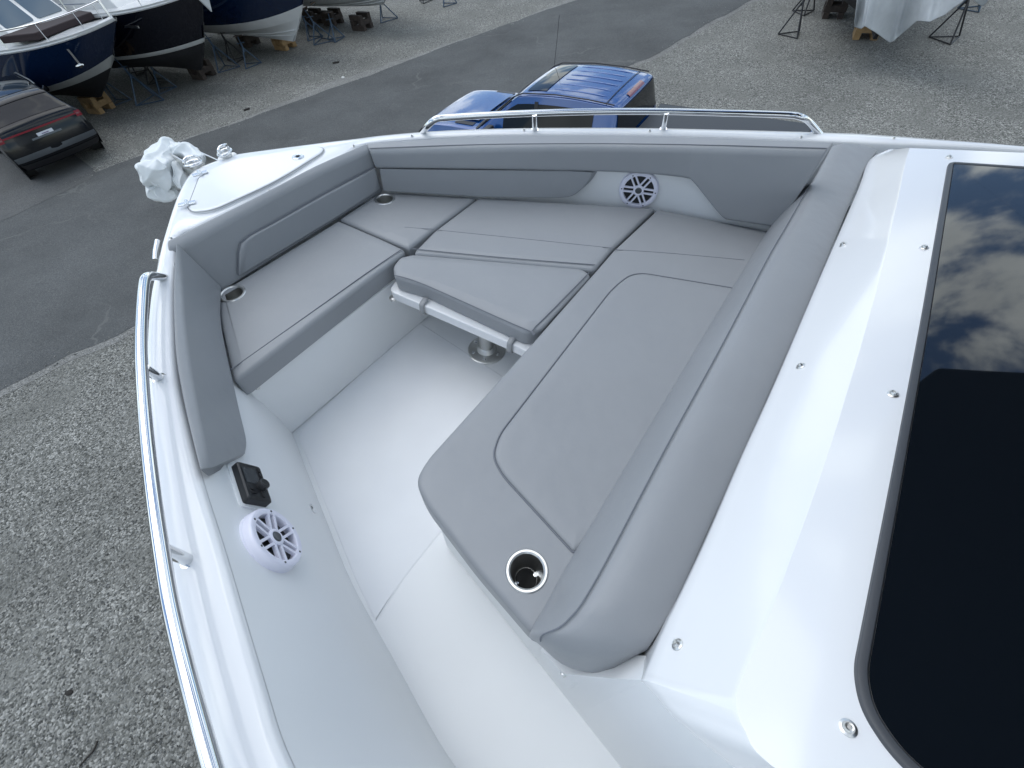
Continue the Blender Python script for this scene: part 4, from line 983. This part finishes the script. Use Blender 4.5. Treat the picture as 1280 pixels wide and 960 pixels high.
# ------------------------------------------------------------------ other boats ashore, their stands and blocks
def hull_boat(name, label, foot, ang, rake, zt, rows_spec, mats, L=9.5, beam=1.55, deck='whull'):
    """rows_spec: list of (z at bow, z amidships, half-width factor); between consecutive rows one material"""
    f3 = G(*foot, .5); hd_ = V((cos(R(ang)), sin(R(ang)), 0))
    o = empty(name, frame_mw((f3.x, f3.y), hd_), label, 'boat')
    ns = 26; R_ = []
    for (zb, zm, wf) in rows_spec:
        xs = rake*max(0, (zb-.5)/(zt-.5))**.85; rw = []
        for i in range(ns):
            t = i/(ns-1); d_ = t**1.6*(L+xs); x_ = xs-d_
            wdt = beam*wf*(1-math.exp(-d_/(1.0+.9*wf))) if wf else .03
            z_ = zb+(zm-zb)*(1-math.exp(-d_/1.6))
            rw.append(V((x_, wdt+.015, z_)))
        R_.append(rw)
    parts = {}
    for k in range(len(R_)-1):
        nm, m_ = mats[k]
        b = parts.setdefault(nm, MB())
        for sg in (1, -1):
            a_ = [V((p_.x, p_.y*sg, p_.z)) for p_ in R_[k]]; c_ = [V((p_.x, p_.y*sg, p_.z)) for p_ in R_[k+1]]
            m5 = [p_.lerp(q_, .5)+V((0, sg*.02*min(1, i*.2), 0)) for i, (p_, q_) in enumerate(zip(a_, c_))]
            b.grid([a_, m5, c_], M[m_])
        b.add([V((p_.x, p_.y*s_, p_.z)) for p_, s_ in ((R_[k][-1], 1), (R_[k+1][-1], 1), (R_[k+1][-1], -1), (R_[k][-1], -1))], [[0, 1, 2, 3]], M[m_])
        b.add([V((p_.x, p_.y*s_, p_.z)) for p_, s_ in ((R_[k][0], 1), (R_[k+1][0], 1), (R_[k+1][0], -1), (R_[k][0], -1))], [[0, 1, 2, 3]], M[m_])
    for nm, b in parts.items(): b.build(nm, o, ang=50)
    top = R_[-1]; b = MB()
    b.grid([[V((p_.x-.05, y_*max(p_.y-.04, .01), p_.z+.03+.05*(1-y_*y_))) for y_ in (-1, -.6, 0, .6, 1)] for p_ in top], M[deck])
    for sg in (1, -1): b.grid([[V((p_.x, p_.y*sg, p_.z)) for p_ in top], [V((p_.x, (p_.y+.02)*sg, p_.z+.035)) for p_ in top], [V((p_.x-.05, sg*max(p_.y-.04, .01), p_.z+.03)) for p_ in top]], M[deck])
    b.build('deck', o, ang=50)
    return o, R_, hd_
def add_house(o, x0, x1, w0, w1, z0, z1, slope, m, win, name='cabin', wz=(.35, .85), nwin=3):
    """cabin from x0 (front) back to x1 with raked front; separate windscreen and side windows"""
    b = MB(); q = lambda x_, y_, z_: V((x_, y_, z_))
    f0, f1 = x0, x0-slope
    A = [q(f0, -w0*.75, z0), q(f0, w0*.75, z0), q(x1, w1, z0), q(x1, -w1, z0)]
    Bp = [q(f1, -w0*.66, z1), q(f1, w0*.66, z1), q(x1, w1*.86, z1), q(x1, -w1*.86, z1)]
    b.add(A+Bp, [[0, 1, 5, 4], [1, 2, 6, 5], [2, 3, 7, 6], [3, 0, 4, 7], [4, 5, 6, 7]], M[m])
    c_ = b.build(name, o, bevel=.04)
    def quad(a0, a1, b0, b1, u0, u1, v0, v1, off):
        pt = lambda u, v: (a0.lerp(a1, u)).lerp(b0.lerp(b1, u), v)
        pts = [pt(u0, v0), pt(u1, v0), pt(u1, v1), pt(u0, v1)]; nn_ = (pts[1]-pts[0]).cross(pts[3]-pts[0]).normalized()
        cc_ = (A[0]+A[2])/2
        if nn_.dot(pts[0]-cc_) < 0: nn_ = -nn_
        bq = MB(); bq.prism([p_+nn_*off for p_ in roundpoly(pts, .08)], nn_*-.03, M[win]); return bq
    for k in range(2): quad(A[0], A[1], Bp[0], Bp[1], .04+.49*k, .47+.49*k, wz[0], wz[1], .012).build('windscreen', c_, ang=40)
    for (i, j) in ((1, 2), (0, 3)):
        for k in range(nwin): quad(A[i], A[j], Bp[i], Bp[j], .04+.94/nwin*k, .94/nwin*(k+1), wz[0], wz[1], .012).build('side_window', c_, ang=40)
    return c_
def bow_rail(o, top, zoff=.55, n=7):
    for sg in (1, -1):
        pts = [V((p_.x-.1, sg*max(p_.y-.06, .0), p_.z+zoff)) for p_ in top[1:14]]
        b = MB(); b.tube(pts, .016, M['steel'], n=6)
        for p_, q_ in list(zip(pts, top[1:14]))[::3]: b.tube([p_, V((p_.x+.04, sg*max(q_.y-.06, 0), q_.z+.03))], .012, M['steel'], n=6)
        b.build('bow_rail', o)

b1, R1, h1 = hull_boat('cabin_cruiser', 'navy-hulled cruiser with white cabin ashore behind the black SUV', (126, 122), -18, 2.75, 2.42,
    [(.5, .55, 0), (.95, .70, .55), (1.30, .80, .80), (1.62, .95, .90), (2.38, 1.95, 1.0), (2.42, 2.02, 1.0)], [('bottom', 'antifoul'), ('bottom', 'antifoul'), ('chine_band', 'ghull'), ('topsides', 'navy'), ('sheer_strake', 'whull')], L=10, beam=1.6)
add_house(b1, .1, -5.5, 1.3, 1.35, 2.05, 3.35, 1.3, 'whull', 'bwinlight', wz=(.30, .85), nwin=3)
b = MB(); b.prism([V((.75, -.9, 2.22)), V((.75, .9, 2.22)), V((-.3, 1.2, 2.22)), V((-.3, -1.2, 2.22))], V((0, 0, .16)), M['maroon']); b.build('dash_cover', b1, bevel=.03)
bow_rail(b1, R1[-1], .40)
b = MB(); pz = R1[-2][5]
for q_ in (0, .05): b.tube([V((R1[4][6].x, -R1[4][6].y-.02-q_*0, 2.0))+V((q_, 0, 0)), V((R1[4][6].x+.02, -R1[4][6].y+.0, 1.62))+V((q_, 0, 0))], .014, M['steel'], n=6)
an = V((R1[4][6].x+.03, -R1[4][6].y-.02, 1.62)); b.tube([an-V((.16, 0, .02)), an, an+V((.16, 0, .03))], [.02, .05, .02], M['brush'], n=8); b.build('anchor_fitting', b1)

b2, R2, h2 = hull_boat('cabin_cruiser', 'glossy black-hulled cruiser with pale boot stripe, second boat from left', (252, 88), -24, 1.9, 2.55,
    [(.5, .55, 0), (1.0, .75, .75), (1.28, 1.02, .88), (1.40, 1.12, .90), (2.5, 2.15, 1.0), (2.55, 2.22, 1.0)], [('bottom', 'antifoul'), ('bottom', 'antifoul'), ('boot_stripe', 'ghull'), ('topsides', 'blackhull'), ('sheer_strake', 'whull')], L=10, beam=1.7)
add_house(b2, -.6, -6, 1.3, 1.4, 2.2, 3.3, 1.2, 'whull', 'bwinlight', nwin=4)
bow_rail(b2, R2[-1], .5)
b = MB(); e_ = R2[-1][1]
for sg in (1, -1): b.tube([V((e_.x-.1, 0, e_.z+.05)), V((e_.x+.02, .16*sg, e_.z+.12)), V((e_.x-.2, .28*sg, e_.z+.12))], .025, M['steel'], n=8)
b.prism([V((e_.x-.05, -.25, e_.z-.02)), V((e_.x+.03, 0, e_.z-.5)), V((e_.x-.05, .25, e_.z-.02))], V((-.05, 0, 0)), M['ghull']); b.build('bow_fitting', b2)
b = MB()
for sg in (1, -1): b.box((R2[4][9].x, sg*(R2[4][9].y-.05), 1.95), (.9, .03, .05), M['brush'])
b.build('hull_trim', b2)

b3, R3, h3 = hull_boat('cabin_cruiser', 'navy topsides over broad white bottom, boat standing third from left', (368, 52), -30, 1.45, 1.9,
    [(.5, .55, 0), (1.2, .85, .72), (1.55, 1.10, .92), (2.6, 1.95, 1.0), (2.65, 2.0, 1.0)], [('bottom', 'whull'), ('chine_band', 'whull'), ('topsides', 'navy'), ('sheer_strake', 'whull')], L=9, beam=1.5)
add_house(b3, -1.6, -5.5, 1.15, 1.2, 2.0, 3.0, .8, 'whull', 'bwin')
b = MB()
for z0_, wf in ((.72, .30), (.95, .52)):
    for sg in (1, -1):
        pts = [R3[0][i].lerp(R3[1][i], wf)*1 for i in range(1, 20)]; b.tube([V((p_.x, sg*(p_.y+.02), p_.z)) for p_ in pts], .022, M['whull'], n=6)
b.build('spray_rail', b3)

b4, R4, h4 = hull_boat('motor_yacht', 'off-white hull with spray rails, fourth boat from left near top edge', (470, 16), -30, 1.5, 1.5,
    [(.75, .60, 0), (1.2, .85, .75), (1.45, 1.10, .92), (2.3, 1.9, 1.0), (2.35, 1.95, 1.0)], [('bottom', 'ghull'), ('chine_band', 'ghull'), ('topsides', 'ghull'), ('sheer_strake', 'whull')], L=9, beam=1.5)
add_house(b4, -1.2, -5.2, 1.15, 1.2, 1.95, 3.0, .8, 'whull', 'bwin')
b = MB()
for wf in (.3, .6):
    for sg in (1, -1): b.tube([V((p_.x, sg*(p_.y+.02), p_.z)) for p_ in [R4[0][i].lerp(R4[1][i], wf) for i in range(1, 20)]], .025, M['whull'], n=6)
b.build('spray_rail', b4)
b = MB(); e_ = R4[1][12]; b.tube([V((e_.x+.2, -e_.y-.05, 1.05)), V((e_.x-.15, -e_.y-.08, .95))], [.03, .09], M['steel'], n=10); b.build('hull_fitting', b4)

# right-hand boat under a draped white tarpaulin
b5, R5, h5 = hull_boat('powerboat', 'dark-bottomed boat draped with white tarpaulin, at top right', (1093, 50), -113, .30, 1.7,
    [(.5, .55, 0), (1.05, .80, .8), (1.35, 1.05, .95), (2.1, 1.9, 1.0), (2.15, 1.95, 1.0)], [('bottom', 'antifoul'), ('bottom', 'antifoul'), ('topsides', 'blackhull'), ('sheer_strake', 'whull')], L=8, beam=1.6)
add_house(b5, -1.4, -5, 1.1, 1.2, 1.95, 2.9, .8, 'whull', 'bwin')
# tarpaulin: draped cloth over the bow, hem given by points in the yard
tarp = empty('boat_tarpaulin', b5.matrix_world.copy(), 'white tarpaulin hanging in folds over the dark boat at top right', 'tarpaulin')
inv = b5.matrix_world.inverted()
hem_px = [(1072, 4, 1.5), (1068, 34, .95), (1076, 37, .95), (1080, 33, 1.0), (1094, 41, .85), (1112, 54.5, .55), (1126, 46, .75), (1147, 27, 1.15), (1162, 28, 1.15), (1180, 19, 1.3), (1198, 3, 1.55), (1208, -6, 1.7), (1228, 9, 1.45), (1240, -6, 1.7), (1262, -30, 2.0)]
hem = [inv @ G(x_, y_, z_) for x_, y_, z_ in hem_px]
top_px = [(1040, -70, 2.3), (1050, -75, 2.3), (1062, -80, 2.3), (1075, -82, 2.35), (1090, -85, 2.35), (1110, -85, 2.4), (1125, -85, 2.4), (1145, -85, 2.35), (1165, -82, 2.35), (1185, -80, 2.3), (1205, -78, 2.3), (1220, -76, 2.3), (1240, -74, 2.25), (1260, -70, 2.2), (1280, -66, 2.2)]
crest = [inv @ G(x_, y_, z_) for x_, y_, z_ in top_px]
hemd, crs = cat(hem, 6), cat(crest, 6)
for k in range(len(hemd)):                                    # keep the hem's corners sharp
    i_ = min(k//6, len(hem)-2); hemd[k] = hem[i_].lerp(hem[i_+1], k/6-i_) if k < len(hemd)-1 else hem[-1]
b = MB(); rws = []
for j in range(21):
    t = j/20; rw = []
    for i, (c_, h_) in enumerate(zip(crs, hemd)):
        p_ = c_.lerp(h_, t); out = V((1, 0, .25))
        fold = .10*sin(i*.16+4.0*t+.6)*t+.065*sin(i*.42-5*t)*t+.11*sin(9*t+.09*i)*t*(1-t*.6)+.03*sin(i*.9+t*4)*t
        rw.append(p_+V((0, 0, .35*sin(pi*t)))+out*(fold+.42*sin(pi*t)))
    rws.append(rw)
b.grid(rws, M['tarp'])
to = b.build('sheet', tarp, ang=180); sd_ = to.modifiers.new('t', 'SOLIDIFY'); sd_.thickness = .006
sb = to.modifiers.new('s', 'SUBSURF'); sb.levels = 1; sb.render_levels = 1

def stand(pos, hgt, lean, m, label, group='boat stands propping the hulls ashore', spread=.38, rot=0.0):
    o = empty('boat_stand', Matrix.Translation((pos.x, pos.y, .0)), label, 'boat stand', group)
    b = MB(); hub = V((lean[0]*.45, lean[1]*.45, hgt*.62)); top_p = V((lean[0], lean[1], hgt))
    ft = [V((cos(rot+k*2*pi/3)*spread, sin(rot+k*2*pi/3)*spread, .02)) for k in range(3)]
    for f_ in ft: b.tube([hub, f_], .022, M[m], n=8)
    for k in range(3): b.tube([ft[k], ft[(k+1) % 3]], .015, M[m], n=6)
    b.tube([hub-V((0, 0, .12)), hub+(top_p-hub)*.35], .034, M[m], n=10)
    b.build('tripod', o)
    b = MB(); b.tube([hub, top_p], .018, M[m], n=8); hb = hub.lerp(top_p, .42); b.tube([hb-V((.12, .05, 0)), hb+V((.12, .05, 0))], .012, M[m], n=6); b.build('screw_post', o)
    b = MB(); d_ = (top_p-hub).normalized(); x_ = d_.orthogonal().normalized(); mt_ = Matrix((x_, d_.cross(x_), d_)).transposed().to_4x4(); mt_.translation = top_p
    b.box((0, 0, .01), (.26, .22, .03), M['darkwood'], mt_); b.build('pad', o, bevel=.006)
    return o
stand(G(150, 128), 1.15, (-.30, .10), 'stand', 'blue tripod boat stand left of two beside the navy cruiser bow', rot=.3)
stand(G(190, 126), 1.20, (-.55, .30), 'stand', 'blue tripod boat stand with long legs right of the navy cruiser bow', spread=.5, rot=-.2)
stand(G(173, 92), 1.0, (-.05, .1), 'standblk', 'dark boat stand under the black hull, farthest left of its stands', rot=.9)
stand(G(196, 102), 1.0, (-.1, .1), 'standblk', 'dark boat stand with cross handle under the black hull', rot=.2)
stand(G(207, 113), .95, (-.1, .15), 'stand', 'low blue boat stand below the middle of the black hull', rot=.5)
stand(G(285, 86), 1.15, (-.35, .2), 'stand', 'blue boat stand just right of the black hull bow', rot=.1, spread=.45)
stand(G(296, 76), 1.05, (-.2, .15), 'standblk', 'dark boat stand under the broad white bottom, leaning left', rot=.8)
stand(G(314, 82), .85, (-.05, .1), 'stand', 'short blue boat stand under the broad white bottom', rot=.4)
stand(G(392, 48), .85, (-.25, .2), 'stand', 'blue boat stand right of the timber crib beneath third hull', rot=.2)
stand(G(405, 52), .95, (-.4, .25), 'stand', 'blue boat stand with splayed legs between third and fourth hulls', rot=-.1, spread=.48)
stand(G(420, 50), .8, (-.0, .1), 'stand', 'upright blue boat stand beneath the off-white hull', rot=.7)
stand(G(484, 25), 1.0, (-.25, .15), 'stand', 'blue boat stand out in front of the off-white hull', rot=.1, spread=.45)
stand(G(532, 2), 1.0, (.0, .1), 'standblk', 'dark boat stand at top edge, left of the distant pair', rot=.4)
stand(G(560, 6), 1.0, (.0, .1), 'stand', 'blue boat stand at top edge, right of the distant pair', rot=.1)
stand(G(989, 44), 1.25, (.18, .25), 'standblk', 'black boat stand at the left of the tarpaulin', rot=.6, spread=.36)
stand(G(1004, 16), 1.15, (.2, .1), 'standblk', 'black boat stand behind the left one near the tarpaulin', rot=.2, spread=.36)
stand(G(1182, 50), 1.35, (.30, .35), 'standblk', 'black boat stand at the right below the tarpaulin hem', rot=.25, spread=.40)
stand(G(1214, 12), 1.1, (.05, .15), 'stand', 'small blue boat stand far right behind the tarpaulin', rot=.5, spread=.34)

def crib(pos, ang, label, m='wood', n=3, sz=(.62, .16, .16), grp='timber blocks under the hulls'):
    o = empty('timber_crib', Matrix.Translation((pos.x, pos.y, 0)) @ Matrix.Rotation(ang, 4, 'Z'), label, 'timber blocks', grp)
    for k in range(n):
        for s_ in (-1, 1):
            b = MB(); c_ = (0, s_*.21, .08+.16*k) if k % 2 == 0 else (s_*.21, 0, .08+.16*k)
            d_ = sz if k % 2 == 0 else (sz[1], sz[0], sz[2])
            b.box(c_, (d_[0]+random.uniform(-.03, .03), d_[1], d_[2]-.002), M[m], Matrix.Rotation(random.uniform(-.04, .04), 4, 'Z')); b.build('timber', o, bevel=.008, seg=2)
    return o
crib(G(128, 138), R(-18), 'stack of yellowish timbers under the navy cruiser keel')
crib(G(358, 60), R(-30), 'yellow-brown timber stack under the broad white bottom')
crib(G(256, 96), R(-24), 'dark timber stack under the black hull forefoot', 'darkwood')
crib(G(313, 56), R(-30), 'dark timber stack deep beneath the third hull', 'darkwood')
crib(G(394, 30), R(-30), 'brown timber stack left under the off-white hull', 'darkwood')
crib(G(418, 30), R(-30), 'dark timber stack middle under the off-white hull', 'darkwood')
crib(G(454, 36), R(-30), 'rough dark timber stack right under the off-white hull', 'darkwood')
crib(G(1080, 46), R(-113), 'brown timber stack under the tarpaulin-draped boat')
crib(G(1040, 20), R(-113), 'weathered timber stack left beneath the tarpaulin-draped boat', 'darkwood')

# ------------------------------------------------------------------ twigs and scraps on the yard
def twig(pts, r, label, m='twig', name='twig', c='twig'):
    q = [G(*a_, .018) for a_ in pts]; o_ = q[0].copy(); o_.z = 0
    e_ = empty(name, Matrix.Translation(o_), label, c); bpy.data.objects.remove(e_)
    b = MB(); b.tube(cat(q, 4), r, M[m], n=6); b.v = [v_-o_ for v_ in b.v]; o = b.build(name); o.location = o_
    return tag(o, label, c)
twig([(100, 957), (108, 948), (117, 938), (122, 926)], .008, 'dark bent twig on the gravel at lower left')
twig([(305, 138), (312, 135.5)], .03, 'short dark stick on gravel left of the road edge')
twig([(416, 79), (424, 77.5)], .03, 'short dark stick on gravel below the white bottom')
b = MB(); gp_ = G(86, 866, .01); b.lathe([(.03, 0), (.032, .012), (.02, .022), (0, .024)], M['twig'], Matrix.Translation((0, 0, 0)), n=9)
o = b.build('stone'); o.location = (gp_.x, gp_.y, 0); o.scale = (1.2, .8, 1); tag(o, 'small black stone lying on the near gravel', 'stone')
b = MB(); b.lathe([(.05, 0), (.055, .02), (.03, .04), (0, .045)], M['litter'], n=8); o = b.build('paper_scrap'); gp_ = G(429, 97.5); o.location = (gp_.x, gp_.y, 0); tag(o, 'tiny white scrap on gravel by the road', 'scrap')
